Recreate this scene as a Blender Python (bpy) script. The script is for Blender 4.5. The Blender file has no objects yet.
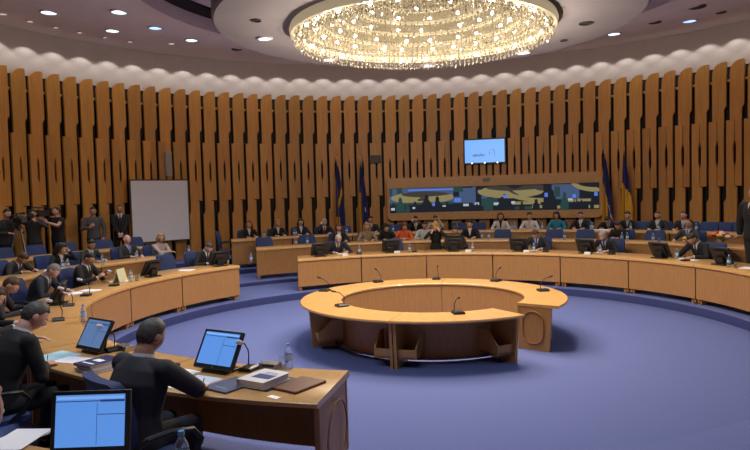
import bpy, bmesh, math, random
from mathutils import Vector, Matrix, Euler
random.seed(7)
sc = bpy.context.scene
COL = sc.collection
rad = math.radians
sin, cos, pi = math.sin, math.cos, math.pi

# ------------------------------------------------------------------ camera model
F, TILT, ROLL, HC = 640.0, .047, .028, 2.355
CX, CY = -.89, -10.3                      # camera position, hall centre is the origin

def ray(u, v):
    x = u-375; y = v-225
    c, s = cos(ROLL), sin(ROLL)
    x, y = c*x-s*y, s*x+c*y
    return Vector((x, F*cos(TILT)-y*sin(TILT), -y*cos(TILT)-F*sin(TILT)))
def at_z(u, v, z):                        # where a line of sight meets a level surface
    d = ray(u, v); k = (z-HC)/d.z
    return Vector((CX+k*d.x, CY+k*d.y, z))
def at_r(u, v, R, ox=0, oy=0):            # ... meets an upright cylinder (far side)
    d = ray(u, v); px, py = CX-ox, CY-oy
    A = d.x**2+d.y**2; B = 2*(d.x*px+d.y*py); C = px*px+py*py-R*R
    k = (-B+math.sqrt(max(B*B-4*A*C, 0)))/(2*A)
    return Vector((CX+k*d.x, CY+k*d.y, HC+k*d.z))
def theta(p): return math.degrees(math.atan2(p[0], p[1]))
def pol(th, r, z=0):
    t = rad(th); return Vector((r*sin(t), r*cos(t), z))

cam_d = bpy.data.cameras.new('camera'); cam = bpy.data.objects.new('camera', cam_d); COL.objects.link(cam)
cam_d.sensor_width = 36; cam_d.lens = F*36/750; cam_d.clip_start = .05; cam_d.clip_end = 200
cam.location = (CX, CY, HC)
cam.rotation_euler = (Matrix.Rotation(pi/2-TILT, 3, 'X') @ Matrix.Rotation(-ROLL, 3, 'Z')).to_euler()
sc.camera = cam

# ------------------------------------------------------------------ materials
MATS = {}
def mat(name, col=(.5,.5,.5), rough=.5, metal=0, emit=None, estr=0, alpha=None, trans=0, ior=1.45, spec=None, coat=0, sss=0):
    if name in MATS: return MATS[name]
    m = bpy.data.materials.new(name); m.use_nodes = True
    b = m.node_tree.nodes['Principled BSDF']
    b.inputs['Base Color'].default_value = (*col, 1); b.inputs['Roughness'].default_value = rough
    b.inputs['Metallic'].default_value = metal
    if emit: b.inputs['Emission Color'].default_value = (*emit, 1); b.inputs['Emission Strength'].default_value = estr
    if trans: b.inputs['Transmission Weight'].default_value = trans; b.inputs['IOR'].default_value = ior
    if spec is not None: b.inputs['Specular IOR Level'].default_value = spec
    if coat: b.inputs['Coat Weight'].default_value = coat
    if alpha is not None: b.inputs['Alpha'].default_value = alpha
    MATS[name] = m
    return m
def noisy(name, c1, c2, scale=(1,1,1), nscale=8, rough=.5, detail=4, bump=0, island=0, hue=0, spec=None, coat=0):
    """two colours mixed by stretched noise; island = random value shift per loose piece"""
    if name in MATS: return MATS[name]
    m = mat(name, c1, rough, spec=spec, coat=coat); nt = m.node_tree; N = nt.nodes; L = nt.links
    b = N['Principled BSDF']
    tc = N.new('ShaderNodeTexCoord'); mp = N.new('ShaderNodeMapping'); mp.inputs['Scale'].default_value = scale
    nz = N.new('ShaderNodeTexNoise'); nz.inputs['Scale'].default_value = nscale; nz.inputs['Detail'].default_value = detail
    L.new(tc.outputs['Object'], mp.inputs['Vector']); L.new(mp.outputs['Vector'], nz.inputs['Vector'])
    rp = N.new('ShaderNodeValToRGB'); rp.color_ramp.elements[0].position = .3; rp.color_ramp.elements[1].position = .7
    rp.color_ramp.elements[0].color = (*c1, 1); rp.color_ramp.elements[1].color = (*c2, 1)
    L.new(nz.outputs['Fac'], rp.inputs['Fac'])
    out = rp.outputs['Color']
    if island:
        g = N.new('ShaderNodeNewGeometry'); hs = N.new('ShaderNodeHueSaturation')
        mr = N.new('ShaderNodeMapRange'); mr.inputs['To Min'].default_value = 1-island; mr.inputs['To Max'].default_value = 1+island
        L.new(g.outputs['Random Per Island'], mr.inputs['Value']); L.new(mr.outputs['Result'], hs.inputs['Value'])
        m2 = N.new('ShaderNodeMapRange'); m2.inputs['To Min'].default_value = .5-hue; m2.inputs['To Max'].default_value = .5+hue
        mm = N.new('ShaderNodeMath'); mm.operation = 'FRACT'; ml = N.new('ShaderNodeMath'); ml.operation = 'MULTIPLY'; ml.inputs[1].default_value = 7.31
        L.new(g.outputs['Random Per Island'], ml.inputs[0]); L.new(ml.outputs[0], mm.inputs[0]); L.new(mm.outputs[0], m2.inputs['Value'])
        L.new(m2.outputs['Result'], hs.inputs['Hue']); L.new(out, hs.inputs['Color']); out = hs.outputs['Color']
    L.new(out, b.inputs['Base Color'])
    if bump:
        bp_ = N.new('ShaderNodeBump'); bp_.inputs['Strength'].default_value = bump; bp_.inputs['Distance'].default_value = .01
        L.new(nz.outputs['Fac'], bp_.inputs['Height']); L.new(bp_.outputs['Normal'], b.inputs['Normal'])
    return m

# ------------------------------------------------------------------ mesh builder
class MB:
    def __init__(s): s.v = []; s.f = []; s.m = []
    def add(s, vs, fs, mi=0, M=None):
        o = len(s.v)
        s.v += [tuple(M @ Vector(p)) if M is not None else tuple(p) for p in vs]
        s.f += [tuple(i+o for i in f) for f in fs]; s.m += [mi]*len(fs); return s
    def box(s, c, d, mi=0, M=None, rz=0, rx=0):
        x, y, z = d[0]/2, d[1]/2, d[2]/2
        vs = [(-x,-y,-z),(x,-y,-z),(x,y,-z),(-x,y,-z),(-x,-y,z),(x,-y,z),(x,y,z),(-x,y,z)]
        T = Matrix.Translation(c) @ Matrix.Rotation(rz, 4, 'Z') @ Matrix.Rotation(rx, 4, 'X')
        if M is not None: T = M @ T
        return s.add(vs, [(0,3,2,1),(4,5,6,7),(0,1,5,4),(1,2,6,5),(2,3,7,6),(3,0,4,7)], mi, T)
    def lathe(s, prof, n=24, mi=0, M=None, close=True):
        """profile of (r, z) turned about z"""
        vs = []; fs = []
        k = len(prof)
        for i in range(n):
            a = 2*pi*i/n
            for r, z in prof: vs.append((r*cos(a), r*sin(a), z))
        for i in range(n):
            j = (i+1) % n
            for q in range(k-1): fs.append((i*k+q, j*k+q, j*k+q+1, i*k+q+1))
        if close:
            fs.append(tuple(i*k for i in range(n))[::-1]); fs.append(tuple(i*k+k-1 for i in range(n)))
        return s.add(vs, fs, mi, M)
    def loft(s, rings, mi=0, cap=True, M=None, closed=False):
        n = len(rings[0]); vs = [p for r in rings for p in r]; fs = []
        for q in range(len(rings)-1 if not closed else len(rings)):
            a = q*n; b = ((q+1) % len(rings))*n
            for i in range(n):
                j = (i+1) % n; fs.append((a+i, a+j, b+j, b+i))
        if cap and not closed:
            fs.append(tuple(range(n))[::-1]); fs.append(tuple((len(rings)-1)*n+i for i in range(n)))
        return s.add(vs, fs, mi, M)
    def tube(s, pts, r, n=8, mi=0, M=None, round_ends=False, flat=1.0, up=None):
        """round tube along a path; r a number or one per point; round_ends adds half-sphere caps"""
        pts = [Vector(p) for p in pts]; rs = [r]*len(pts) if not hasattr(r, '__len__') else list(r)
        if round_ends:
            d0 = (pts[0]-pts[1]).normalized(); d1 = (pts[-1]-pts[-2]).normalized()
            pre = [(pts[0]+d0*rs[0]*sin(a), rs[0]*cos(a)) for a in (1.4, 1.0, .5)]
            post = [(pts[-1]+d1*rs[-1]*sin(a), rs[-1]*cos(a)) for a in (.5, 1.0, 1.4)]
            pts = [p for p, _ in pre]+pts+[p for p, _ in post]; rs = [q for _, q in pre]+rs+[q for _, q in post]
        rings = []; nrm = None
        for i, p in enumerate(pts):
            t = (pts[min(i+1, len(pts)-1)]-pts[max(i-1, 0)]).normalized()
            if nrm is None:
                ref = Vector(up) if up else (Vector((0,0,1)) if abs(t.z) < .9 else Vector((1,0,0)))
                nrm = (ref-t*ref.dot(t)).normalized()
            else: nrm = (nrm-t*nrm.dot(t)).normalized()
            bn = t.cross(nrm)
            rings.append([p+nrm*(rs[i]*flat*cos(2*pi*k/n))+bn*(rs[i]*sin(2*pi*k/n)) for k in range(n)])
        return s.loft(rings, mi, True, M)
    def ball(s, c, r, n=12, k=8, mi=0, M=None, rot=None):
        r = (r,)*3 if not hasattr(r, '__len__') else r
        rings = []
        for q in range(k+1):
            a = pi*(q+.02 if q == 0 else q-.02 if q == k else q)/k
            ring = []
            for i in range(n):
                b = 2*pi*i/n; p = Vector((r[0]*sin(a)*cos(b), r[1]*sin(a)*sin(b), -r[2]*cos(a)))
                if rot is not None: p = rot @ p
                ring.append(Vector(c)+p)
            rings.append(ring)
        return s.loft(rings, mi, True, M)
    def arc(s, r0, r1, z0, z1, a0, a1, n=12, mi=0, M=None, prof=None):
        """slab between two radii over an angle (degrees, clockwise from +y); prof = closed (r, z) outline instead"""
        prof = prof or [(r0, z0), (r1, z0), (r1, z1), (r0, z1)]
        rings = []
        for i in range(n+1):
            t = rad(a0+(a1-a0)*i/n)
            rings.append([(r*sin(t), r*cos(t), z) for r, z in prof])
        return s.loft(rings, mi, True, M)
    def skewarc(s, prof, lo, a1, n=12, mi=0):
        """like arc, but its low end is cut along lo(r) degrees"""
        rings = []
        for i in range(n+1):
            ring = []
            for r, z in prof:
                l = lo(r); t = rad(l+(a1-l)*i/n); ring.append((r*sin(t), r*cos(t), z))
            rings.append(ring)
        return s.loft(rings, mi, True)
    def prism(s, outline, y0, y1, mi=0, M=None):
        """outline in (x, z), pulled along y"""
        return s.loft([[(x, y0, z) for x, z in outline], [(x, y1, z) for x, z in outline]], mi, True, M)
    def sheet(s, grid, mi=0, M=None):
        w = len(grid[0]); vs = [p for r in grid for p in r]
        return s.add(vs, [(i*w+j, i*w+j+1, (i+1)*w+j+1, (i+1)*w+j) for i in range(len(grid)-1) for j in range(w-1)], mi, M)
    def mesh(s, name, mats, smooth=40):
        me = bpy.data.meshes.new(name); me.from_pydata(s.v, [], s.f)
        for m in (mats if isinstance(mats, (list, tuple)) else [mats]): me.materials.append(m)
        if len(set(s.m)) > 1: me.polygons.foreach_set('material_index', s.m)
        bm = bmesh.new(); bm.from_mesh(me); bmesh.ops.recalc_face_normals(bm, faces=bm.faces); bm.to_mesh(me); bm.free()
        if smooth:
            me.shade_smooth(); me.set_sharp_from_angle(angle=rad(smooth))
        return me
    def obj(s, name, mats, parent=None, smooth=40, bevel=0, **kw):
        return link(name, s.mesh(name, mats, smooth), parent, bevel, **kw)

def link(name, me, parent=None, bevel=0, **kw):
    o = bpy.data.objects.new(name, me); COL.objects.link(o)
    if parent is not None: o.parent = parent
    if bevel:
        b = o.modifiers.new('edge', 'BEVEL'); b.width = bevel; b.segments = 2; b.limit_method = 'ANGLE'; b.angle_limit = rad(40)
    for k, v in kw.items(): o[k] = v
    return o
def thing(name, label, cat, loc=(0,0,0), rz=0, group=None):
    o = bpy.data.objects.new(name, None); COL.objects.link(o); o.empty_display_size = .1
    o.location = loc; o.rotation_euler = (0, 0, rz)
    return tag(o, label, cat, group)
def tag(o, label, cat, group=None):
    o['label'] = label; o['category'] = cat
    if group: o['group'] = group
    return o
def struct(o): o['kind'] = 'structure'; return o
def copy_tree(o, parent=None):
    c = o.copy(); COL.objects.link(c)
    if parent is not None: c.parent = parent
    for ch in KIDS(o): copy_tree(ch, c)
    return c
_kids = {}
def KIDS(o): return list(o.children)
def dup(proto, used, loc, rz, label, group=None):
    """first call moves the source itself, later calls copy it"""
    if not used.get(proto.name): used[proto.name] = 1; o = proto
    else: o = copy_tree(proto)
    o.location = loc; o.rotation_euler = (0, 0, rz); o['label'] = label
    if group: o['group'] = group
    return o
USED = {}
L_CH, L_UP, L_DN, L_WW, L_WORLD, EXPO = 36, 50, 75, 15, .02, .28
# ------------------------------------------------------------------ materials of the hall
OAK   = noisy('oak veneer', (.42,.215,.078), (.35,.17,.056), (14,14,1.6), 3, .42, island=.05, coat=.1)
OAKT  = noisy('oak desk top', (.60,.345,.13), (.53,.29,.10), (3,3,8), 4, .33, coat=.25)
OAKD  = noisy('dark oak veneer', (.33,.15,.05), (.26,.11,.034), (14,14,1.6), 3, .45)  # darker oak for desk feet and the oval outlines
SLAT  = noisy('slat wood', (.62,.295,.068), (.50,.225,.048), (9,9,.5), 3, .42, island=.14, hue=.004)
CARPET= noisy('blue carpet', (.115,.145,.345), (.10,.125,.30), (1,1,1), 55, .95, bump=.3, spec=.1)
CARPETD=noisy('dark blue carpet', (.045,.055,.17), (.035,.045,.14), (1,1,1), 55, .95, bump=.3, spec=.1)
PLASTER=noisy('warm grey plaster', (.56,.51,.49), (.53,.48,.46), (1,1,1), 3, .85)
CEIL  = noisy('grey ceiling lightened for weak light', (.74,.69,.71), (.70,.65,.68), (1,1,1), 2, .8)  # pale colour stands in for uplight the outer ceiling lacks
BLACK = mat('black backing', (.008,.007,.008), .7)
BLK   = mat('black plastic', (.012,.012,.014), .38)
DGREY = mat('dark grey plastic', (.03,.03,.034), .45)
METAL = mat('brushed steel', (.55,.55,.56), .32, 1)
CHAIRF= noisy('blue chair fabric', (.030,.055,.165), (.024,.045,.14), (1,1,1), 60, .75, bump=.15)
PAPER = mat('white paper', (.90,.90,.93), .7)
GOLD  = mat('gilt metal', (.75,.5,.15), .3, 1)

# ------------------------------------------------------------------ hall shell
T1, T2, T3, T4 = .163, .26, .39, .55              # heights of the three tiers
R1, R2, R3 = 5.07, 6.92, 8.78            # radii of their risers
D1, D2, D3 = (5.18, 6.05), (7.2, 7.88), (9.02, 9.65)   # desk rows: inner and outer radius
WX, WY, WR = .17, .93, 11.0              # the round wall: centre and radius

mb = MB(); mb.arc(0, 0, 0, 0, 0, 360, 72, prof=[(.01, -.12), (R1+.02, -.12), (R1+.02, 0), (.01, 0)])
struct(mb.obj('floor', CARPET))
def tier(r0, r1, z, zb):
    m = MB()
    n = 120
    prof = [(r0, zb), (r0, z-.028), (r0+.008, z-.01), (r0+.03, z), (r1, z), (r1, zb)]
    m.arc(0, 0, 0, 0, 0, 360, n, prof=prof)
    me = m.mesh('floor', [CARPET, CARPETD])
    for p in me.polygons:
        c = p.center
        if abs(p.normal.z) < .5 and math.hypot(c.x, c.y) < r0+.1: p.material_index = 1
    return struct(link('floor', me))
tier(R1, R2+.02, T1, -.12); tier(R2, R3+.02, T2, -.12); tier(R3, 10.32, T3, -.12); tier(10.3, 15.5, T4, -.12)

def wp(a, r, z): 
    t = rad(a); return Vector((WX+r*sin(t), WY+r*cos(t), z))
A0, A1 = -118, 118
SL_TOP, SL_LOW = 5.75, T3
def wall_r(a): return WR
m = MB()
n = 90
rings = []
for i in range(n+1):
    a = A0+(A1-A0)*i/n
    rings.append([wp(a, WR+.12, 0), wp(a, WR+.42, 0), wp(a, WR+.42, 7.3), wp(a, WR+.12, 7.3)])
m.loft(rings)
me = m.mesh('wall_back', [PLASTER, BLACK])
wall = struct(link('wall_back', me))
m = MB()                                  # the black felt behind the slats
rings = []
for i in range(n+1):
    a = A0+(A1-A0)*i/n
    rings.append([wp(a, WR+.09, T3), wp(a, WR+.125, T3), wp(a, WR+.125, SL_TOP-.13), wp(a, WR+.09, SL_TOP-.13)])
m.loft(rings); b = m.obj('backing_felt', BLACK, wall)

# slats: upper boards (A) and lower boards (B), each the other one turned half a turn
PITCH = .474/WR*180/pi
def slat_prism(mb, a, outline, r0, r1):
    """outline in (metres along the wall, z)"""
    f = []; bk = []
    for s, z in outline:
        aa = a+math.degrees(s/WR)
        f.append(wp(aa, r0, z)); bk.append(wp(aa, r1, z))
    mb.loft([f, bk])
P_ = .474
m = MB()
NS = int((A1-A0)/PITCH)
ZA_CUT, ZB_TOP, ZA_END, ZB_CUT = 4.54, 4.13, 2.33, 2.02
for i in range(NS):
    a = A0+PITCH*(i+.5)
    if abs(a) > 100: continue
    w = .79*P_
    hz0, hz1 = 2.92, 3.52                 # the long pointed slot between the boards
    A = [(0, SL_TOP-.38), (.008, SL_TOP-.26), (.035, SL_TOP-.16), (.085, SL_TOP-.085), (.15, SL_TOP-.04), (.24, SL_TOP-.01), (w-.012, SL_TOP), (w, SL_TOP-.015), (w, ZA_CUT),
         (w-.012, ZA_CUT-.03), (w-.05, ZA_CUT-.07), (w-.065, ZA_CUT-.13), (w-.065, ZA_END), (.28*P_, ZA_END),
         (.28*P_, hz0-.06), (.345*P_, hz0+.10), (.345*P_, hz1-.10), (.28*P_, hz1+.1), (.28*P_, ZB_TOP-.02), (0, ZB_TOP-.02)]
    slat_prism(m, a, A[::-1], WR-.10, WR-.03)
    x0, x1 = -.18*P_, .265*P_             # narrow part of B
    xb0, xb1 = x0-.065, .41*P_         # its full width below
    B = [(xb0, T3+.02), (xb1, T3+.02), (xb1, ZA_END-.02), (x1, ZA_END-.02), (x1, hz0-.08), (x1-.08*P_, hz0+.10), (x1-.08*P_, hz1-.10), (x1, hz1+.1), (x1, ZB_TOP),
         (x0, ZB_TOP), (x0, ZB_CUT), (x0-.015, ZB_CUT-.07), (xb0+.012, ZB_CUT-.11), (xb0, ZB_CUT-.15)]
    slat_prism(m, a, B[::-1], WR-.13, WR-.045)
m.obj('wood_slats', SLAT, wall, smooth=30)
m = MB(); m.tube([wp(A0+18+(A1-A0-36)*i/80, WR+.04, SL_TOP-.52) for i in range(81)], .035, 8)
m.obj('slat_rail', mat('pale rail wood', (.72,.45,.16), .4), wall)

# hall closed behind the camera
m = MB()
e0, e1 = wp(A0, WR+.27, 0), wp(A1, WR+.27, 0)
def plain_wall(nm, p, q):
    d = (q-p); L = d.length; c = (p+q)/2
    mm = MB(); mm.box((c.x, c.y, 3.65), (L, .2, 7.3), rz=math.atan2(d.y, d.x)); return struct(mm.obj(nm, PLASTER))
plain_wall('wall_left', e0, Vector((e0.x, -12.6, 0))); plain_wall('wall_right', e1, Vector((e1.x, -12.6, 0)))
plain_wall('wall_front', Vector((e0.x, -12.6, 0)), Vector((e1.x, -12.6, 0)))

# ceiling: outer cone-shaped field, ring recess, lowered round field with the chandelier
ZC_IN, RC_IN, ZC_OUT, RC_OUT = 5.62, 4.6, 6.78, 15.5
def zceil(r): return ZC_IN+(r-RC_IN)*(6.78-5.62)/(11.3-4.6)
m = MB()
prof = [(RC_IN, ZC_IN), (11.3, 6.78), (16, 6.9), (16, 7.3), (RC_IN+.02, 7.3), (RC_IN+.02, 6.1), (RC_IN, 6.1)]
m.arc(0, 0, 0, 0, 0, 360, 120, prof=prof)
struct(m.obj('ceiling', CEIL, smooth=30))
m = MB(); m.arc(0, 0, 0, 0, 0, 360, 96, prof=[(3.0, 6.02), (RC_IN-.12, 6.02), (RC_IN-.12, 6.12), (3.0, 6.12)])
cr = struct(m.obj('ceiling', CEIL, smooth=30))
m = MB(); m.arc(0, 0, 0, 0, 0, 360, 96, prof=[(RC_IN-.14, 5.97), (RC_IN-.02, 5.86), (RC_IN+.01, 5.86), (RC_IN+.01, 6.14), (RC_IN-.14, 6.14)])
m.obj('dark_slot', BLACK, cr)
m = MB()
for k in range(40):                       # air slots in the recess
    for rr in (3.75, 4.1): m.arc(rr, rr+.03, 6.005, 6.03, k*9, k*9+7, 3)
m.obj('air_slot', DGREY, cr)
CEIL_DIM = noisy('lowered ceiling toned down for glare', (.22,.20,.22), (.20,.185,.20), (1,1,1), 2, .8)  # ceiling colour darkened to hold down the strong lamp light here
m = MB(); m.arc(0, 0, 0, 0, 0, 360, 96, prof=[(2.1, 5.0), (3.27, 5.0), (3.3, 5.03), (3.3, 6.1), (2.1, 6.1)])
struct(m.obj('ceiling', CEIL_DIM, smooth=30))
m = MB(); m.arc(0, 0, 0, 0, 0, 360, 48, prof=[(.01, 5.75), (2.25, 5.75), (2.25, 6.1), (.01, 6.1)])
struct(m.obj('ceiling', CEIL, smooth=30))
# ------------------------------------------------------------------ curved desks
def rot_th(th): return -rad(th)
def make_desk(name, R, h, half, label, skew=0):
    """unit built around the hall centre, its middle on +y; R = (inner, outer); skew = degrees its first end is turned off the radius"""
    t = thing(name, label, 'desk')
    ri, ro = R; g = math.degrees(.006/ri)
    a0, a1 = -half+g, half-g
    lo = lambda r, off=0: a0+off+skew*(r-ri)/(ro-ri)
    m = MB(); m.skewarc([(ri, h-.055), (ri+.01, h-.06), (ro-.02, h-.045), (ro, h-.035), (ro, h-.008), (ro-.01, h), (ri+.03, h), (ri+.008, h-.012), (ri, h-.035)], lo, a1, 16)
    m.obj('desk_top', OAKT, t)
    m = MB(); m.arc(ri+.035, ri+.065, .105, h-.05, a0+.15, a1, 16); m.obj('front_panel', OAK, t)
    d = math.degrees(.035/ri)
    for s in (-1, 1):
        m = MB(); pr = [(ri+.07, .03), (ro-.1, .03), (ro-.1, h-.05), (ri+.07, h-.05)]
        if s < 0: m.loft([[(r*sin(rad(lo(r)+o)), r*cos(rad(lo(r)+o)), z) for r, z in pr] for o in (.2, .2+d)])
        else: m.arc(0, 0, 0, 0, a1-.2-d, a1-.2, 2, prof=pr)
        m.obj('side_panel', OAK, t)
        ab = s*(half-math.degrees(.10/ri)); dd = math.degrees(.045/ri)/2
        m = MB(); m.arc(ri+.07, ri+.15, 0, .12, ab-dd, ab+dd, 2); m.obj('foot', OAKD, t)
    return t
def place(proto, th, z, label, group): return dup(proto, USED, (0, 0, z), rot_th(th), label, group)
ORD = ['first','second','third','fourth','fifth','sixth','seventh','eighth','ninth','tenth']
def skew_of(u, v, R): return theta(at_r(u, v, R[1]))-theta(at_r(u, v, R[0]))
dks = make_desk('curved_desk', D1, .752, 17.5/2, 'x', skew_of(298, 256, D1))
dk = make_desk('curved_desk', D1, .752, 17.5/2, 'x')
for i in range(8):
    place(dk if i else dks, -31.4+17.5*(i+.5), T1, f'curved oak desk unit, {ORD[i]} from the aisle in the front row below the video wall', 'front row desks below the video wall')
dl = make_desk('curved_desk', D1, .752, 17.1/2, 'x')
LEFT_END = -47.7-7*17.1
for i in range(6):
    place(dl, -47.7-17.1*(i+.5), T1, f'curved oak desk unit, {ORD[i]} from the aisle in the front row on the left', 'front row desks on the left')
# the unit nearest the camera has the framed end panel
de = make_desk('curved_desk', D1, .752, 17.1/2, 'oak desk unit closest to the camera, with binder, leather folder and grooved end panel')
de.location = (0, 0, T1); de.rotation_euler = (0, 0, rot_th(LEFT_END+17.1/2)); de['group'] = 'front row desks on the left'
m = MB()
def groove(m, c0, c1, z0, z1, place_fn, w=.016, dep=.006):
    """raised oval outline on a panel"""
    pts = []
    r = (c1-c0)/2
    for k in range(40):
        a = 2*pi*k/40; zc = (z1-r if sin(a) > 0 else z0+r)
        pts.append(place_fn((c0+c1)/2+r*cos(a), zc+r*sin(a)))
    pts.append(pts[0])
    m.tube(pts, w/2, 6)
ge = rad(-17.1/2)
def on_end(rr, z):
    a = -17.1/2+math.degrees(.004/5.2); t = rad(a); return Vector((rr*sin(t)-.004, rr*cos(t), z))
groove(m, D1[0]+.14, D1[1]-.2, .12, .62, on_end)
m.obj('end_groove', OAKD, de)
HD2, HD3 = .80, .81
S2, S3 = theta(at_r(256, 247, D2[0])), theta(at_r(231, 238, D3[0]))
d2s = make_desk('curved_desk', D2, HD2, 14.0/2, 'x', skew_of(256, 247, D2)); d2 = make_desk('curved_desk', D2, HD2, 14.0/2, 'x')
for i in range(10):
    place(d2 if i else d2s, S2+14*(i+.5), T2, f'curved oak desk unit, {ORD[i]} from the aisle in the middle row below the video wall', 'middle row desks below the video wall')
for i in range(6):
    place(d2, -52-14*(i+.5), T2, f'curved oak desk unit, {ORD[i]} from the aisle in the middle row on the left', 'middle row desks on the left')
D2N = (7.42, 8.08); d2n = make_desk('curved_desk', D2N, HD2, 14.0/2, 'x')
for i in range(2):
    place(d2n, -147.5-14*(i+.5), T2, ['middle row desk unit at the bottom left corner with white paper on it', 'middle row desk unit carrying the monitor closest to the camera'][i], 'middle row desks on the left')
d3s = make_desk('curved_desk', D3, HD3, 11.5/2, 'x', skew_of(231, 238, D3)); d3 = make_desk('curved_desk', D3, HD3, 11.5/2, 'x')
for i in range(10):
    place(d3 if i else d3s, S3+11.5*(i+.5), T3, f'curved oak desk unit, {ORD[i]} from the aisle in the back row below the video wall', 'back row desks below the video wall')
for i in range(4):
    place(d3, -48.5-11.5*(i+.5), T3, f'curved oak desk unit, {ORD[i]} from the aisle in the back row before the cameramen', 'back row desks before the cameramen')

# ------------------------------------------------------------------ the low round table
RT_O, RT_I, RT_H = 2.13, 1.47, .69
def make_seg(half):
    t = thing('round_table_segment', 'x', 'table'); g = .15
    m = MB(); m.arc(0, 0, 0, 0, -half+g, half-g, 20, prof=[(RT_I, RT_H-.035), (RT_I+.01, RT_H-.045), (RT_O-.03, RT_H-.045), (RT_O-.004, RT_H-.03), (RT_O, RT_H-.018), (RT_O-.008, RT_H), (RT_I+.012, RT_H), (RT_I, RT_H-.012)])
    m.obj('table_top', OAKT, t)
    m = MB(); m.arc(RT_I+.02, RT_I+.05, .025, RT_H-.04, -half+g, half-g, 20); m.obj('inner_panel', OAK, t)
    m = MB(); m.arc(RT_I+.12, RT_I+.15, .05, .07, -half+1, half-1, 16); m.obj('foot_rail', mat('dull foot rail', (.12,.11,.11), .4, .6), t)
    for s in (-1, 1):
        def Q(off, r, z):                 # off = metres in from the end
            a = s*(half-g)-s*math.degrees(off/r); tt = rad(a); return Vector((r*sin(tt), r*cos(tt), z))
        m = MB()
        o = [(RT_I+.02, .0), (RT_O-.16, .0), (RT_O-.12, RT_H-.045), (RT_I+.02, RT_H-.045)]
        m.loft([[Q(.004, r, z) for r, z in o], [Q(.044, r, z) for r, z in o]])
        m.obj('side_panel', OAK, t)
        m = MB()                          # open computer holder with a slanted side
        m.loft([[Q(.05, r, z) for r, z in [(1.55, .13), (1.93, .13), (1.93, .165), (1.55, .165)]], [Q(.30, r, z) for r, z in [(1.55, .13), (1.93, .13), (1.93, .165), (1.55, .165)]]])
        o = [(1.55, .13), (1.93, .13), (1.93, .26), (1.72, .46), (1.55, .46)]
        m.loft([[Q(.28, r, z) for r, z in o], [Q(.30, r, z) for r, z in o]])
        o = [(1.90, .13), (1.93, .13), (1.93, .26), (1.90, .26)]
        m.loft([[Q(.05, r, z) for r, z in o], [Q(.30, r, z) for r, z in o]])
        m.obj('computer_holder', OAK, t)
    return t
gap0, gap1 = 126.5, 149.0                 # the opening of the ring
NSEG = 6; w0 = 200.5-gap1; wseg = (gap0+360-200.5)/5
seg0 = make_seg(w0/2); seg = make_seg(wseg/2)
segl = ['ring table segment nearest the camera, left end of it beside the opening', 'ring table segment at the near left, with a microphone on its top',
        'ring table segment on the far left side of the ring', 'ring table segment at the back of the ring, left of its middle',
        'ring table segment at the back right of the ring', 'ring table segment on the right with the oval grooved end panel by the opening']
for i in range(NSEG):
    o = dup(seg if i else seg0, USED, (.0, .06, 0), rot_th(gap1+w0/2 if i == 0 else 200.5+wseg*(i-.5)), segl[i], 'segments of the low round table')
o['label'] = segl[5]
m = MB()
def on_seg_end(r, z):
    a = wseg/2-.15+math.degrees(.002/r); t = rad(a); return Vector((r*sin(t), r*cos(t), z))
groove(m, RT_I+.1, RT_O-.24, .1, .58, on_seg_end, .02)
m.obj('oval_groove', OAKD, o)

# ------------------------------------------------------------------ chairs
def make_chair():
    t = thing('conference_chair', 'x', 'chair')          # faces -y
    m = MB(); rings = []
    for k, (y, w, z) in enumerate([(-.26, .20, .435), (-.245, .235, .47), (-.1, .25, .475), (.12, .24, .465), (.2, .22, .46)]):
        rings.append([(-w, y, z-.06), (w, y, z-.06), (w*1.01, y, z-.02), (w*.9, y, z), (0, y, z-.008), (-w*.9, y, z), (-w*1.01, y, z-.02)])
    m.loft(rings); m.obj('seat', CHAIRF, t)
    m = MB(); grid = []
    prof = [(.50, .20, .215), (.62, .225, .235), (.78, .245, .255), (.92, .235, .285), (.99, .215, .305), (1.01, .19, .312)]
    rings = []
    for z, w, y in prof:
        ring = []
        for i in range(9):
            x = -w+2*w*i/8; ring.append((x, y-.055-.05*(abs(x)/.245)**2+.02, z))
        for i in range(9):
            x = w-2*w*i/8; ring.append((x, y+.02-.05*(abs(x)/.245)**2+.02, z))
        rings.append(ring)
    m.loft(rings); m.obj('backrest', CHAIRF, t, smooth=60)
    for s in (-1, 1):
        m = MB(); m.tube([(s*.25, .20, .62), (s*.30, .14, .68), (s*.305, .0, .69), (s*.305, -.16, .67), (s*.30, -.22, .60), (s*.285, -.17, .50), (s*.24, -.08, .43), (s*.15, 0, .41)], .018, 8)
        m.obj('armrest', BLK, t)
    m = MB(); m.lathe([(.03, .07), (.03, .30), (.022, .31), (.022, .40), (.11, .405), (.11, .415)], 14); m.tube([(0, .05, .41), (0, .24, .43), (0, .275, .56)], .022, 8); m.obj('pedestal', BLK, t)
    m = MB()
    for k in range(5):
        a = 2*pi*k/5+.3; m.tube([(0, 0, .10), (.27*cos(a), .27*sin(a), .075)], [.028, .018], 8)
    sb_ = m.obj('star_base', BLK, t)
    for k in range(5):
        a = 2*pi*k/5+.3; m = MB()
        m.lathe([(.012, -.02), (.03, -.018), (.03, .018), (.012, .02)], 12, M=Matrix.Translation((.27*cos(a), .27*sin(a), .03)) @ Matrix.Rotation(a, 4, 'Z') @ Matrix.Rotation(pi/2, 4, 'X'))
        m.obj('caster', BLK, sb_)
    return t
CH = make_chair()
def chair(th, r, z, label, turn=0): return dup(CH, USED, pol(th, r, z), rot_th(th)+rad(turn), label, 'blue conference chairs')

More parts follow.
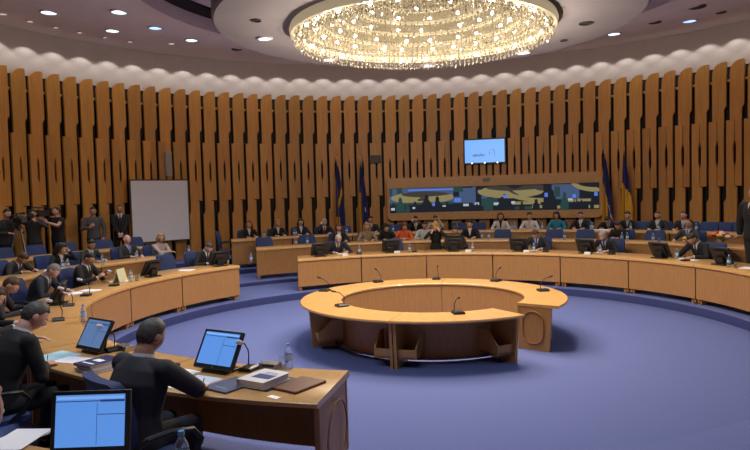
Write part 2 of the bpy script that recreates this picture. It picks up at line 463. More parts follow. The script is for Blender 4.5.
# ------------------------------------------------------------------ monitors and microphones
SCREEN = mat('lit blue screen', (.02,.05,.1), .25, emit=(.13,.36,.95), estr=.62)
SCRLINE = mat('dark screen line', (.01,.03,.1), .3, emit=(.02,.07,.27), estr=.45)
SCRPALE = mat('pale screen window', (.1,.2,.3), .3, emit=(.22,.45,.95), estr=.68)
def make_monitor(tilt=30):
    t = thing('desk_monitor', 'x', 'monitor')            # screen faces +y, towards the seat; origin at the desk
    T = Matrix.Translation((0, 0, .033+.167*cos(rad(tilt)))) @ Matrix.Rotation(rad(tilt), 4, 'X')
    m = MB()
    m.box((0, 0, 0), (.43, .03, .335), M=T); m.prism([(-.16, -.13), (.16, -.13), (.13, .11), (-.13, .11)], -.055, -.014, M=T)
    hs = m.obj('housing', BLK, t, bevel=.006)
    m = MB(); m.box((0, .0162, .008), (.375, .003, .275), 0, T)
    m.box((0, .0181, .112), (.375, .0015, .005), 1, T); m.box((-.115, .0181, .04), (.15, .0015, .004), 1, T); m.box((-.037, .0181, -.01), (.0025, .0015, .22), 1, T); m.box((0, .0181, .130), (.36, .0015, .014), 2, T)
    m.box((-.12, .0185, .112), (.13, .0015, .012), 1, T)
    m.obj('display', [SCREEN, SCRLINE, SCRPALE], hs)
    m = MB(); m.box((0, -.05, .075), (.16, .05, .14), rx=rad(14)); m.obj('stand', BLK, t, bevel=.006)
    m = MB(); m.box((0, -.02, .011), (.27, .20, .022)); m.obj('base', BLK, t, bevel=.006)
    m = MB(); m.box((0, .0165, -.150), (.02, .002, .006), 0, T); m.obj('power_button', METAL, hs)
    return t
MON = make_monitor(); MONU = make_monitor(11)
MON_LBL = {}
def monitor(p, facing, label, s=1, proto=None):
    """facing: hall angle whose outward direction the screen looks along"""
    o = dup(proto or MON, USED, p, rot_th(facing), label, 'black desk monitors'); o.scale = (s, s, s); return o
FOAM = mat('pale microphone foam', (.55,.56,.72), .8)
def make_mic(name, foam, neck):
    t = thing(name, 'x', 'microphone')
    m = MB()
    m.prism([(-.065, 0), (.065, 0), (.06, .022), (.045, .034), (-.045, .034), (-.06, .022)], -.07, .07); m.obj('base', BLK, t, bevel=.004)
    m = MB(); m.box((0, .03, .0355), (.06, .03, .004)); m.obj('button_panel', DGREY, t)
    m = MB(); m.tube([(.03, -.04, .03), (.03, -.05, .11), (.025, -.035, neck*.65), (.02, .02, neck*.9), (.018, .075, neck)], .0055, 8); gn = m.obj('gooseneck', BLK, t)
    m = MB(); m.tube([(.018, .07, neck-.002), (.017, .115, neck+.012)], [.011, .014] if not foam else [.019, .022], 10, round_ends=True); m.obj('windshield', FOAM if foam else BLK, gn)
    return t
MIC = make_mic('gooseneck_microphone', False, .20); MICF = make_mic('gooseneck_microphone', True, .25)
def mic(p, facing, label, foam=False, rz=0): return dup(MICF if foam else MIC, USED, p, rot_th(facing)+rad(rz), label, 'desk microphones')

# ------------------------------------------------------------------ small desk things
PLAST = mat('clear bottle plastic', (.80,.88,.95), .08, trans=.9, ior=1.2)
CAPB = mat('blue bottle cap', (.12,.35,.75), .4); LBLB = mat('bottle label', (.35,.55,.85), .5)
def make_bottle():
    t = thing('water_bottle', 'x', 'bottle')
    m = MB(); m.lathe([(.026, 0), (.033, .006), (.033, .05), (.030, .06), (.033, .07), (.033, .135), (.030, .155), (.016, .185), (.0135, .19), (.0135, .205)], 18); bd = m.obj('body', PLAST, t)
    m = MB(); m.lathe([(.0155, .196), (.0155, .214), (.014, .217)], 16); m.obj('cap', CAPB, t)
    m = MB(); m.lathe([(.0338, .078), (.0338, .125)], 18, close=False); m.obj('label', LBLB, bd)
    return t
BOT = make_bottle()
def bottle(p, label): return dup(BOT, USED, p, 0, label, 'water bottles')
GLASSM = mat('drinking glass', (.9,.93,.95), .03, trans=.95, ior=1.3)
def make_glass():
    m = MB(); m.lathe([(.026, 0), (.029, .004), (.033, .11), (.031, .11), (.027, .012), (.001, .010)], 16)
    return tag(m.obj('drinking_glass', GLASSM), 'x', 'glass')
GLS = make_glass()
def glass(p, label): return dup(GLS, USED, p, 0, label, 'drinking glasses')
def paper(p, rz, label, w=.21, d=.297, mt=None, n=3):
    m = MB()
    for k in range(n): m.box((.004*k, .003*k, .0006+.0012*k), (w, d, .001), rz=.05*k)
    o = tag(m.obj('paper_sheets', mt or PAPER), label, 'paper', 'papers on the desks'); o.location = p; o.rotation_euler = (0, 0, rz); return o
def make_card():
    m = MB(); m.prism([(-.0, 0), (.002, 0), (.0455, .055), (.0435, .055)], -.07, .07); m.prism([(.087, 0), (.089, 0), (.0455, .055), (.0435, .055)], -.07, .07)
    me = m.mesh('name_card', mat('white card', (.62,.62,.64), .6)); me.transform(Matrix.Translation((-.045, 0, 0))); me.transform(Matrix.Rotation(pi/2, 4, 'Z'))
    return tag(link('name_card', me), 'x', 'card')
CARD = make_card()
def card(p, facing, label): return dup(CARD, USED, p, rot_th(facing), label, 'folded white name cards')
# ------------------------------------------------------------------ people
PENDING = []                              # meshes waiting to be fused into one surface
class Fuse:
    def __init__(s): s.jobs = []
    def add(s, mb, name, mats, parent, voxel, smooth=2, post=None):
        me = mb.mesh(name, mats, 0)
        o = link(name, me, parent)
        s.jobs.append((o, voxel, smooth, post)); return o
    def run(s):
        for o, vx, sm, post in s.jobs:
            r = o.modifiers.new('fuse', 'REMESH'); r.mode = 'VOXEL'; r.voxel_size = vx; r.use_smooth_shade = True
            if sm: k = o.modifiers.new('relax', 'SMOOTH'); k.iterations = sm; k.factor = .5
        dg = bpy.context.evaluated_depsgraph_get(); new = []
        for o, vx, sm, post in s.jobs:
            me = bpy.data.meshes.new_from_object(o.evaluated_get(dg)); new.append(me)
        for (o, vx, sm, post), me in zip(s.jobs, new):
            old = o.data; mats = list(old.materials); nm = old.name
            o.modifiers.clear(); o.data = me; bpy.data.meshes.remove(old); me.name = nm
            me.materials.clear()
            for mm in mats: me.materials.append(mm)
            me.polygons.foreach_set('material_index', [0]*len(me.polygons))
            me.shade_smooth()
            if post: post(me)
        s.jobs = []
FUSE = Fuse()

def head_pt(d, jaw=1.0):
    """surface of a head for a unit direction d (face towards -y, crown +z), metres from the head centre"""
    x, y, z = d
    hw, hd, hh = .077, .097, .118
    wz = 1.0
    if z < 0: wz = 1-.30*jaw*(-z)**1.6
    py = hd
    p = Vector((x*hw*wz, y*py, z*hh))
    if y > 0 and z < -.2: p.y *= 1-.35*min(1, (-z-.2)/.6)
    if y < 0: p.y *= 1-.06*abs(z)
    def bump(cx, cz, sx, sz): return math.exp(-((x-cx)/sx)**2-((z-cz)/sz)**2) if y < 0 else 0
    p.y -= .021*bump(0, -.20, .10, .13)+.012*bump(0, -.02, .07, .18)        # nose
    p.y -= .006*bump(0, .22, .5, .09)                                          # brow
    p.y += .010*(bump(-.40, .04, .17, .10)+bump(.40, .04, .17, .10))          # eye sockets
    p.y -= .006*bump(0, -.50, .2, .05)+.006*bump(0, -.60, .2, .05)             # lips
    p.y -= .010*bump(0, -.86, .28, .13)                                        # chin
    p.x += .004*(bump(.5, -.2, .2, .2)-bump(-.5, -.2, .2, .2))
    return p
def sphere_dirs(n, k):
    for q in range(k+1):
        a = pi*min(max(q, .03), k-.03)/k
        yield [Vector((sin(a)*sin(2*pi*i/n), -sin(a)*cos(2*pi*i/n), -cos(a))) for i in range(n)]
def ss(a, b, x):
    t = min(max((x-a)/(b-a), 0), 1); return t*t*(3-2*t)

def ik(S, W, l1, l2, pole):
    d = W-S; L = min(d.length, (l1+l2)*.995); u = d.normalized()
    W = S+u*L
    a = (l1*l1-l2*l2+L*L)/(2*L); h = math.sqrt(max(l1*l1-a*a, 0))
    pv = Vector(pole); pv = (pv-u*pv.dot(u)).normalized()
    return S+u*a+pv*h, W

def hand(mb, W, fwd, nrm, side, curl=.5, thumb=.5, k=1.0):
    """palm and five fingers; fwd along the hand, nrm out of the palm, side = +1 when the thumb is on +cross(fwd,nrm)"""
    f = Vector(fwd).normalized(); n = Vector(nrm); n = (n-f*n.dot(f)).normalized(); l = f.cross(n)*side
    def Q(a, b, c): return W+f*(a*k)+l*(b*k)+n*(c*k)
    rings = []
    for a, w, t in [(-.03, .024, .020), (.005, .028, .019), (.04, .040, .016), (.075, .043, .0145), (.092, .040, .012)]:
        rings.append([Q(a, w*cos(q), t*sin(q)) for q in [2*pi*i/10 for i in range(10)]])
    mb.loft(rings)
    for off, ln, r in [(.031, .072, .0088), (.0105, .080, .0092), (-.010, .075, .0088), (-.030, .058, .0078)]:
        c = curl*(1+.12*(off < 0)); b = Q(.082, off, 0)
        pts = [b]; ang = .12
        for seg_, add in ((.45, .45), (.32, .75), (.23, .55)):
            ang += add*c
            b = b+(f*cos(ang)+n*sin(ang)+l*(off*1.2))*(ln*seg_*k); pts.append(b)
        mb.tube(pts, [r*k, r*.96*k, r*.9*k, r*.78*k], 8, round_ends=True)
    b = Q(.018, .026, .006); q = Q(.048, .052+.01*(1-thumb), .014+.012*thumb); e = Q(.078, .058-.012*thumb, .022+.022*thumb)
    mb.tube([b, q, e, e+(e-q)*.45-l*(.006*thumb)], [.0135*k, .0115*k, .0098*k, .0085*k], 8, round_ends=True)

SKINS = {'fair': (.52,.30,.215), 'tan': (.42,.225,.145), 'pink': (.56,.30,.23), 'olive': (.38,.21,.13)}
HAIRS = {'black': (.012,.009,.008), 'dark': (.028,.017,.011), 'brown': (.075,.038,.018), 'chestnut': (.13,.05,.02), 'red': (.21,.065,.02),
         'blond': (.42,.26,.10), 'dirtyblond': (.30,.18,.08), 'grey': (.24,.225,.215), 'silver': (.38,.37,.37), 'white': (.60,.58,.56), 'darkgrey': (.066,.058,.053)}
def cloth(c): 
    return noisy('cloth %.3f %.3f %.3f' % tuple(c), c, tuple(x*.8 for x in c), (1,1,1), 40, .85, bump=.12)
NAVY = (.016,.02,.036); CHAR = (.022,.022,.026); BLKC = (.009,.009,.011); GREYS = (.07,.07,.08); WHITE = (.66,.67,.70); SHIRTB = (.36,.42,.60)
EYEW = mat('eye white', (.75,.72,.70), .3); IRIS = mat('dark iris', (.03,.018,.012), .2)
SHOE = mat('black shoe leather', (.012,.011,.011), .35)
GLS_F = mat('spectacle frame', (.01,.01,.01), .3)

def person(label, pos, face, mode='sit', lean=8, nod=8, turn=0, tilt=0, hands=None, curl=(.5,.5), hdir=None, hnrm=None, poles=None, female=False, k=1.0,
           skin='fair', hair=('short','dark'), top=NAVY, shirt=WHITE, tie=None, legs=None, glasses=False, bare=False, vx=.010, twist=0, knees=True, broad=1.0, vneck=.5, z_hip=None, side_lean=0):
    """pos = point on the floor under the hips, face = hall angle whose INWARD direction the person faces (plus any turn in the pose).
    hands are wrist targets in the person's own frame (left is +x, forward is -y)"""
    root_m = MB()
    sk = mat('skin '+skin, SKINS[skin], .5); hc = noisy('hair '+hair[1], HAIRS[hair[1]], tuple(x*.6 for x in HAIRS[hair[1]]), (1,1,.2), 60, .55)
    lipm = mat('lips '+skin, tuple(a*b for a, b in zip(SKINS[skin], (.85,.5,.5))), .45)
    stand = mode == 'stand'
    zp = (z_hip if z_hip else (.93*k if stand else .555))
    wsc = (.90 if female else 1.0)*k*broad
    la = rad(lean)
    def up(a, sl=rad(side_lean)): return Vector((sin(sl), -sin(a)*cos(sl), cos(a)*cos(sl)))
    P0 = Vector((0, 0, zp)); P1 = P0+up(la*.5)*.17*k; P2 = P1+up(la)*.20*k; P3 = P2+up(la*1.25)*.165*k
    tw = rad(twist)
    ax = Vector((cos(tw), sin(tw), 0))               # shoulder axis
    cu = up(la*1.2)
    fw = cu.cross(ax) if False else ax.cross(cu)      # points backwards or forwards
    fwd = Vector((sin(tw), -cos(tw), 0)); fwd = (fwd-cu*fwd.dot(cu)).normalized()
    SH = {s: P3-cu*.055*k+ax*(s*.185*wsc)+fwd*.015 for s in (-1, 1)}
    # head frame
    hu = up(la*1.1+rad(nod)*.6)
    HCN = P3+hu*.068*k+up(la*1.1+rad(nod))*.082*k+fwd*.014
    HR = Matrix.Rotation(tw+rad(turn), 3, 'Z') @ Matrix.Rotation(la*.8+rad(nod), 3, 'X') @ Matrix.Rotation(rad(tilt), 3, 'Y')
    def H(p): return HCN+HR @ (Vector(p)*k)
    # ---- torso outlines along the spine
    def tring(c, axis, u_, hw, hd, n=20, sq=.85):
        f_ = axis.cross(u_).normalized(); out = []
        for i in range(n):
            a = 2*pi*i/n; ca, sa = cos(a), sin(a)
            out.append(c+axis*(hw*math.copysign(abs(ca)**sq, ca))+f_*(hd*math.copysign(abs(sa)**sq, sa)))
        return out
    X = Vector((1, 0, 0))
    def mid(t): return (X*(1-t)+ax*t).normalized()
    chest_d = .122 if not female else .118
    def torso(mb, g, top_only=False):
        R = [(P0+Vector((0,0,-.09)), X, up(0), .150*wsc+g, .115*wsc+g), (P0, X, up(la*.3), (.168 if not female else .182)*wsc+g, .122*wsc+g), (P1, mid(.4), up(la*.7), (.150 if not female else .132)*wsc+g, .108*wsc+g),
             (P1+(P2-P1)*.6, mid(.8), up(la), .165*wsc+g, (chest_d+(.012 if female else 0))*wsc+g), (P2, ax, up(la*1.1), .178*wsc+g, chest_d*wsc+g), (P2+(P3-P2)*.55, ax, cu, .165*wsc+g, .098*wsc+g),
             (P3-cu*.02, ax, cu, .10*wsc+g, .075*wsc+g), (P3+cu*.012, ax, cu, .062*wsc+g*.7, .062*wsc+g*.7)]
        mb.loft([tring(*r) for r in R]); return R
    torso(root_m, -.012)
    root_m.tube([P3-cu*.03, P3+hu*.05*k, HCN-HR @ Vector((0, -.012, .05))*k], [.062*wsc, .056*wsc, .056*wsc], 14)
    # ---- head
    root_m.loft([[H(head_pt(d, .8 if not female else 1.05)) for d in r] for r in sphere_dirs(36, 26)])
    for s in (-1, 1):
        root_m.ball(H((s*.081, .010, -.005)), (.012, .020, .032), 10, 8, rot=HR @ Matrix.Rotation(s*.25, 3, 'Z'))
    # ---- arms
    hands = hands or ((.17, -.46, .80), (-.17, -.46, .80))
    AR = {}
    for s, hp, q in ((1, hands[0], 0), (-1, hands[1], 1)):
        pole = (poles[q] if poles and poles[q] else (s*.8, .25, -.7))
        E_, W_ = ik(SH[s], Vector(hp), .285*k, .255*k, pole); AR[s] = (SH[s], E_, W_)
        g = .004 if bare else -.008
        root_m.tube([SH[s], SH[s]+(E_-SH[s])*.4, E_, E_+(W_-E_)*.35, W_], [.050*wsc+g, .047*wsc+g, .038*wsc, .038*wsc, .027*wsc], 12, round_ends=True)
        fd = (hdir[q] if hdir and hdir[q] else None); fd = Vector(fd) if fd else (W_-E_).normalized()*.6+Vector((-s*.15, -.5, -.05))
        nn = (hnrm[q] if hnrm and hnrm[q] else None); nn = Vector(nn) if nn else Vector((-s*.25, 0, -1))
        # thumb side: towards the body's middle when the palm is down
        f1 = fd.normalized(); n1 = (nn-f1*nn.dot(f1)).normalized(); c1 = f1.cross(n1)
        # left hand (+x): palm down and fingers forward puts the thumb on -x
        hand(root_m, W_, fd, nn, (1 if s == 1 else -1)*(1 if Vector((0,-1,0)).cross(Vector((0,0,-1))).x < 0 else -1), curl[q], .5, .98*k*(.93 if female else 1))
    # ---- legs
    LG = {}
    for s in (-1, 1):
        h = P0+Vector((s*.09*wsc, 0, -.03))
        if stand: kn = Vector((s*.10, -.01, .50*k)); an = Vector((s*.11, .02, .085))
        else: kn = Vector((s*.12, -.43*k, .535)); an = Vector((s*.12, -.36*k, .085))
        LG[s] = (h, kn, an)
        root_m.tube([h, h+(kn-h)*.5, kn, kn+(an-kn)*.35, an], [.078*wsc, .068*wsc, .050*wsc, .048*wsc, .032*wsc], 12, round_ends=True)
        root_m.tube([an+Vector((0, .03, -.045)), an+Vector((0, -.06, -.045)), an+Vector((0, -.15, -.06))], [.032, .034, .022], 10, round_ends=True)
    face_rot = HR; hcen = HCN.copy()
    def paint(me):
        inv = HR.inverted()
        idx = []
        for p in me.polygons:
            q = (inv @ (p.center-hcen))/k; mi = 0
            if q.y < -.055 and abs(q.z) < .12:
                if abs(q.x) < .024 and -.072 < q.z < -.052: mi = 1
                elif .014 < abs(q.x) < .044 and .019 < q.z < .029: mi = 2
            idx.append(mi)
        me.polygons.foreach_set('material_index', idx)
    body = FUSE.add(root_m, 'person', [sk, lipm, hc], None, vx if vx < .008 else .0085, 1, paint)
    body.location = pos; body.rotation_euler = (0, 0, -rad(face))
    tag(body, label, 'person')
    # ---- eyes
    for s in (-1, 1):
        m = MB(); m.ball(H((s*.031, -.079, .006)), .0125*k, 12, 8); mm = m.mesh('eye', [EYEW, IRIS])
        fdv = HR @ Vector((0, -1, 0)); c = H((s*.031, -.079, .006))
        mm.polygons.foreach_set('material_index', [1 if (p.center-c).normalized().dot(fdv) > .80 else 0 for p in mm.polygons]); link('eye', mm, body)
    if glasses:
        m = MB()
        for s in (-1, 1):
            m.tube([H((s*.032+.022*cos(a), -.098+.006*abs(cos(a)), .005+.016*sin(a))) for a in [2*pi*i/14 for i in range(15)]], .0022, 5)
            m.tube([H((s*.054, -.092, .008)), H((s*.078, -.04, .008)), H((s*.080, .01, .006))], .002, 5)
        m.tube([H((-.01, -.1, .008)), H((.01, -.1, .008))], .002, 5)
        m.obj('spectacles', GLS_F, body)
    # ---- hair
    style = hair[0]
    m = MB()
    def thick(d):
        x, y, z = d
        if style == 'bald':
            side = ss(-.45, -.25, z)*(1-ss(.30, .48, z))*ss(-.30, .0, y)
            return -.010+.016*side
        hl = .60 if y < -.45 else (.60-(y+.45)*.55/.45 if y < 0 else (.02-.80*min(1, y/.6)))   # hair line height
        if abs(x) > .75 and y < .25: hl = max(hl, .02)
        if style == 'receding' and y < 0: hl += .22*(-y)
        t = ss(hl-.07, hl+.07, z)
        if not female and abs(x) > .86 and -.24 < z < .20 and -.2 < y < .28: t = 0
        th_ = {'short': .009, 'receding': .006, 'crop': .003, 'full': .016}.get(style, .015)
        top_ = .6+.4*ss(-.1, .7, z)
        return -.010+(th_*top_+.0115)*t
    rings = []
    for r in sphere_dirs(40, 30):
        ring = []
        for d in r:
            n_ = .0022*sin(d.x*31+d.z*17)*sin(d.y*23) if style != 'bald' else 0
            ring.append(H(head_pt(d)+d*(thick(d)+n_)))
        rings.append(ring)
    m.loft(rings)
    if style in ('long', 'bob', 'big', 'tied'):
        if style == 'long':
            for s in (-1, 1):
                m.tube([H((s*.045, -.005, .095)), H((s*.082, .005, .02)), H((s*.088, .02, -.07)), H((s*.085, .02, -.15)), H((s*.075, .01, -.22))], [.03, .030, .032, .032, .018], 10, round_ends=True)
            m.tube([H((0, .06, .06)), H((0, .095, -.03)), H((0, .085, -.13)), H((0, .085, -.23))], [.06, .062, .072, .04], 12, round_ends=True)
        if style in ('bob', 'big'):
            g = 1.0 if style == 'bob' else 1.25
            for s in (-1, 1):
                m.tube([H((s*.045, -.01, .10)), H((s*.082, .0, .03)), H((s*.088*g, .012, -.05)), H((s*.08*g, .005, -.10*g))], [.03*g, .032*g, .034*g, .02], 10, round_ends=True)
            m.tube([H((0, .05, .07)), H((0, .085, -.01)), H((0, .08, -.10*g))], [.065*g, .07*g, .05*g], 12, round_ends=True)
        if style == 'tied':
            m.tube([H((0, .095, -.01)), H((0, .125, -.03))], [.03, .028], 10, round_ends=True)
    FUSE.add(m, 'hair', hc, body, max(vx, .007), 1)
    # ---- clothes
    tm = cloth(top); m = MB(); R = torso(m, .010)
    for s in (-1, 1):
        S_, E_, W_ = AR[s]
        inn = P3-cu*.045*k+ax*(s*.06*wsc)
        if bare:
            m.tube([inn, S_, S_+(E_-S_)*.55], [.045*wsc, .064*wsc, .060*wsc], 14, round_ends=False)
        else:
            d_ = (W_-E_).normalized()
            m.tube([inn, S_+Vector((0, 0, -.002)), S_+(E_-S_)*.5, E_, E_+(W_-E_)*.5, W_-d_*.018], [.045*wsc, .066*wsc, .060*wsc, .052*wsc, .045*wsc, .040*wsc], 14)
            m.ball(S_, .061*wsc, 14, 10); m.ball(E_, .052*wsc, 12, 8)
    nm_top = 'jacket' if (tie or vneck < .9) and not bare else 'top'
    jk = FUSE.add(m, nm_top, tm, body, max(vx, .009), 6)
    lm = cloth(legs or top); m = MB()
    m.loft([tring(P0+Vector((0, 0, dz)), X, Vector((0,0,1)), w*wsc, d*wsc) for dz, w, d in ((.07, .155, .115), (0, .176, .130), (-.08, .170, .128), (-.13, .13, .10))])
    for s in (-1, 1):
        h, kn, an = LG[s]
        m.tube([h, h+(kn-h)*.5, kn, kn+(an-kn)*.4, an+Vector((0, 0, .0))], [.092*wsc, .082*wsc, .066*wsc, .062*wsc, .054*wsc], 12, round_ends=False)
    FUSE.add(m, 'trousers', lm, body, max(vx, .015), 2)
    for s in (-1, 1):
        an = LG[s][2]; m = MB(); rings = []
        for y, w, h_ in ((.075, .018, .04), (.06, .036, .075), (.0, .040, .085), (-.07, .046, .06), (-.14, .044, .045), (-.19, .030, .032), (-.20, .012, .02)):
            c = Vector((an.x, an.y+y, 0)); rings.append([c+Vector((w*cos(a), 0, .004+h_*.5+h_*.5*sin(a))) for a in [2*pi*i/12 for i in range(12)]])
        m.loft(rings); m.obj('shoe', SHOE, body)
    # ---- shirt front and tie: strips that follow the chest
    def chest_pt(t, a, off):
        """t from the waist (0) to the neck (1); a = sideways in metres"""
        q = t*(len(R)-3)+2; i = min(int(q), len(R)-2); w = q-i
        c = R[i][0]*(1-w)+R[i+1][0]*w; axs = (R[i][1]*(1-w)+R[i+1][1]*w).normalized(); u_ = (R[i][2]*(1-w)+R[i+1][2]*w).normalized()
        hw = R[i][3]*(1-w)+R[i+1][3]*w; hd = R[i][4]*(1-w)+R[i+1][4]*w
        f_ = -axs.cross(u_).normalized()
        if f_.y > 0 and abs(twist) < 80: f_ = -f_
        ca = max(-.98, min(.98, a/hw)); sa = (1-abs(ca)**(2/.85))**(.85/2)
        return c+axs*(a)+f_*(hd*sa+off)
    if vneck < .9 and not bare:
        g = []
        for i in range(13):
            t = vneck*.72+(1.0-vneck*.72)*i/12; w = (.004+.062*((i/12)**.8))*wsc
            g.append([chest_pt(t, w*j/3, .007) for j in range(-3, 4)])
        m = MB(); m.sheet(g); sh_ = m.obj('shirt', cloth(shirt), body, smooth=0)
        cm = MB(); rings = []
        for dz, r_, th_ in ((-.022, .068, 0), (.012, .064, 0), (.034, .060, 0)):
            c = P3+cu*dz+hu*.0+fwd*.004
            rings.append([c+ax*(r_*wsc*cos(a))+fwd*(r_*wsc*sin(a)) for a in [2*pi*i/20 for i in range(20)]])
        cm.loft(rings, cap=False); cm.obj('shirt_collar', cloth(shirt), sh_, smooth=60)
        for s in (-1, 1):                                  # lapels
            g = []
            for i in range(9):
                t = vneck*.72+(.97-vneck*.72)*i/8; w = (.004+.060*((i/8)**.8))*wsc; w2 = w+(.012+.040*sin(pi*min(1, .15+i/8*.8)))*wsc
                g.append([chest_pt(t, s*(w+(w2-w)*j/2), .0105) for j in range(3)])
            m = MB(); m.sheet(g); m.obj('lapel', tm, jk, smooth=0)
        if tie:
            g = []
            for i in range(12):
                t = vneck*.72+.01+(.985-vneck*.72)*i/11; w = (.026-.012*(i/11)+(.006 if i == 11 else 0))*wsc
                g.append([chest_pt(t, w*j/2, .011) for j in range(-2, 3)])
            m = MB(); m.sheet(g); m.obj('tie', cloth(tie), body, smooth=0)
        for s in (-1, 1):                                  # shirt cuffs
            S_, E_, W_ = AR[s]; d_ = (W_-E_).normalized(); m = MB(); m.tube([W_-d_*.03, W_-d_*.004], .034*wsc, 12); m.obj('shirt_cuff', cloth(shirt), sh_)
    return body
# ------------------------------------------------------------------ seats, people and what lies before them
RP = {1: 6.36, 2: 8.19, 3: 9.96}; TZ = {1: T1, 2: T2, 3: T3}; DZ = {1: T1+.752, 2: T2+HD2, 3: T3+HD3}
DK = {1: D1, 2: D2, 3: D3}
def seat_th(u, row, v=235): return theta(at_r(u, v, RP[row]-.12))
def on_desk(u, v, row=1): p = at_z(u, v, DZ[row]); return p
def sit(who, label, u, row, th=None, chair_lbl=None, dr=0, **kw):
    if row > 1:
        kw.setdefault('k', .96); kw['hands'] = tuple((x, y, z+.045) for x, y, z in (kw.get('hands') or desk_hands()))
        kw['lean'] = kw.get('lean', 8)+5
    th = seat_th(u, row) if th is None else th
    p = pol(th, RP[row]+dr, TZ[row])
    chair(th, RP[row]+dr+.03, TZ[row], chair_lbl or f'blue conference chair taken by {who}')
    person(label, p, th, **kw)
    return th
def desk_set(th, row, who, r=None, bot=None, crd=False, pap=True, off=.22):
    """bottle, card and papers in front of a seat; off = metres sideways"""
    R = DK[row]; z = DZ[row]+.001
    if pap: paper(pol(th, R[1]-.22, z), rot_th(th)+.1, f'white papers lying in front of {who}')
    if bot is not None: bottle(pol(th+math.degrees(bot/R[0]), R[0]+.25, z), f'water bottle with blue cap in front of {who}')
    if crd: card(pol(th-math.degrees(.02/R[0]), R[0]+.16, z), th, f'folded white name card in front of {who}')
def own(pos, face, w):                    # a point of the hall in the frame of somebody sitting at pos
    d = Matrix.Rotation(rad(face), 4, 'Z') @ (Vector(w)-Vector(pos)); return tuple(d)
def fmon(u): return pol(theta(at_r(u, 255, 5.5)), 5.5, DZ[1])
desk_hands = lambda y=-.46, x=.15, z=.79: ((x, y, z), (-x, y, z))
WRITE = dict(hands=((.16, -.50, .788), (-.10, -.46, .79)), curl=(.35, .9), lean=20, nod=34)
READ = dict(hands=((.17, -.48, .787), (-.15, -.48, .787)), curl=(.4, .5), lean=24, nod=32)
UPR = dict(hands=((.14, -.44, .787), (-.13, -.44, .787)), curl=(.6, .6), lean=6, nod=6)
def chin(side, **k):                       # one hand to the chin, the other on the desk
    d = dict(lean=14, nod=10)
    if side > 0: d.update(hands=((.10, -.30, 1.075), (-.14, -.42, .787)), hdir=((-.35, .25, .9), None), hnrm=((-.5, .8, 0), None), curl=(1.5, .5), poles=((.5, -.5, -.8), None))
    else: d.update(hands=((.14, -.42, .787), (-.10, -.30, 1.075)), hdir=(None, (.35, .25, .9)), hnrm=(None, (.5, .8, 0)), curl=(.5, 1.5), poles=(None, (-.5, -.5, -.8)))
    d.update(k); return d

# ---- front row, far arc
W = 'the white-haired man in the far front row'
th = sit(W, 'white-haired man in dark suit bending over papers, left end of the far front desk', 336, 1, skin='pink', hair=('receding','white'), top=NAVY, tie=(.10,.02,.03), lean=27, nod=26, hands=READ['hands'], turn=-8)
monitor(fmon(320), th-3, f'black monitor seen from behind, beside {W}')
desk_set(th, 1, W, bot=.35, crd=True)
mic(pol(th+4, 5.5, DZ[1]), th, f'black gooseneck microphone beside {W}')
E_TH = seat_th(398, 1); chair(E_TH, 6.42, T1, 'empty blue chair at the far front desk, just left of the standing blond person', 20)
monitor(fmon(391), E_TH-2, 'black monitor seen from behind, before the empty chair of the far front desk')
card(pol(E_TH-1.2, 5.36, DZ[1]), E_TH, 'folded white name card before the empty front row chair'); bottle(pol(E_TH+2.2, 5.42, DZ[1]), 'water bottle before the empty front row chair')
mic(pol(E_TH+3.5, 5.5, DZ[1]), E_TH, 'black gooseneck microphone before the empty front row chair')
th = theta(at_r(436, 240, 6.4))
person('blond person in black standing behind the far front desk, hands raised to the face', pol(th, 6.36, T1), th, mode='stand', female=True, skin='fair', hair=('big','blond'), top=BLKC, vneck=.95, lean=26, nod=12, k=.92, z_hip=.78,
       hands=((.09, -.45, 1.24), (-.10, -.46, 1.20)), hdir=((-.3, .2, .9), (.3, .2, .9)), hnrm=((-.4, .7, 0), (.4, .7, 0)), curl=(1.2, 1.2), turn=-25)
W = 'the dark-haired person behind the monitor'
th = sit(W, 'short-haired person in black, half hidden behind a monitor at the far front desk', 455, 1, skin='tan', hair=('full','dark'), top=BLKC, vneck=.95, hands=READ['hands'], lean=10, nod=14, curl=(.5,.5))
monitor(fmon(454), th-1, 'black monitor hiding the dark-haired person, second right of the empty front row chair')
desk_set(th, 1, W, bot=.45)
card(pol(th+4.0, 5.36, DZ[1]), th, f'folded white name card right of {W}')
W = 'the central man in the far front row'
th = sit(W, 'brown-haired man in dark suit and blue tie looking down, centre of the far front desk', 538, 1, skin='tan', hair=('short','brown'), top=NAVY, tie=(.05,.08,.22), **READ)
monitor(fmon(519), th-3.5, f'black monitor seen from behind, left of {W}')
desk_set(th, 1, W, bot=.12, crd=True); mic(pol(th+4, 5.5, DZ[1]), th, f'black gooseneck microphone beside {W}')
W = 'the silver-haired man with the dark tie'
th = sit(W, 'silver-haired man in black suit with bowed head, right of the central front row man', 607, 1, skin='pink', hair=('full','silver'), top=BLKC, shirt=SHIRTB, tie=(.04,.03,.06), lean=28, nod=18, k=.97, hands=READ['hands'], curl=(.5,.5))
monitor(fmon(586), th-3.6, f'black monitor seen from behind, left of {W}')
desk_set(th, 1, W, bot=.22, crd=True); mic(pol(th+4.5, 5.55, DZ[1]), th, f'black gooseneck microphone beside {W}')
W = 'the dark-haired man writing on the right'
th = sit(W, 'dark-haired man in dark suit writing on the front desk at the right, below the bouquet', 702, 1, skin='tan', hair=('short','dark'), top=BLKC, tie=(.02,.02,.03), side_lean=-6, hands=((.12, -.52, .788), (-.30, -.50, .79)), curl=(.4,.9), lean=22, nod=36, turn=-10)
monitor(fmon(660), th-8, f'black monitor seen from behind, well left of {W}')
bottle(on_desk(677, 259), f'water bottle left of {W}'); glass(on_desk(671, 258.5), f'drinking glass left of {W}'); card(on_desk(663, 258), th-6, f'folded white name card left of {W}')
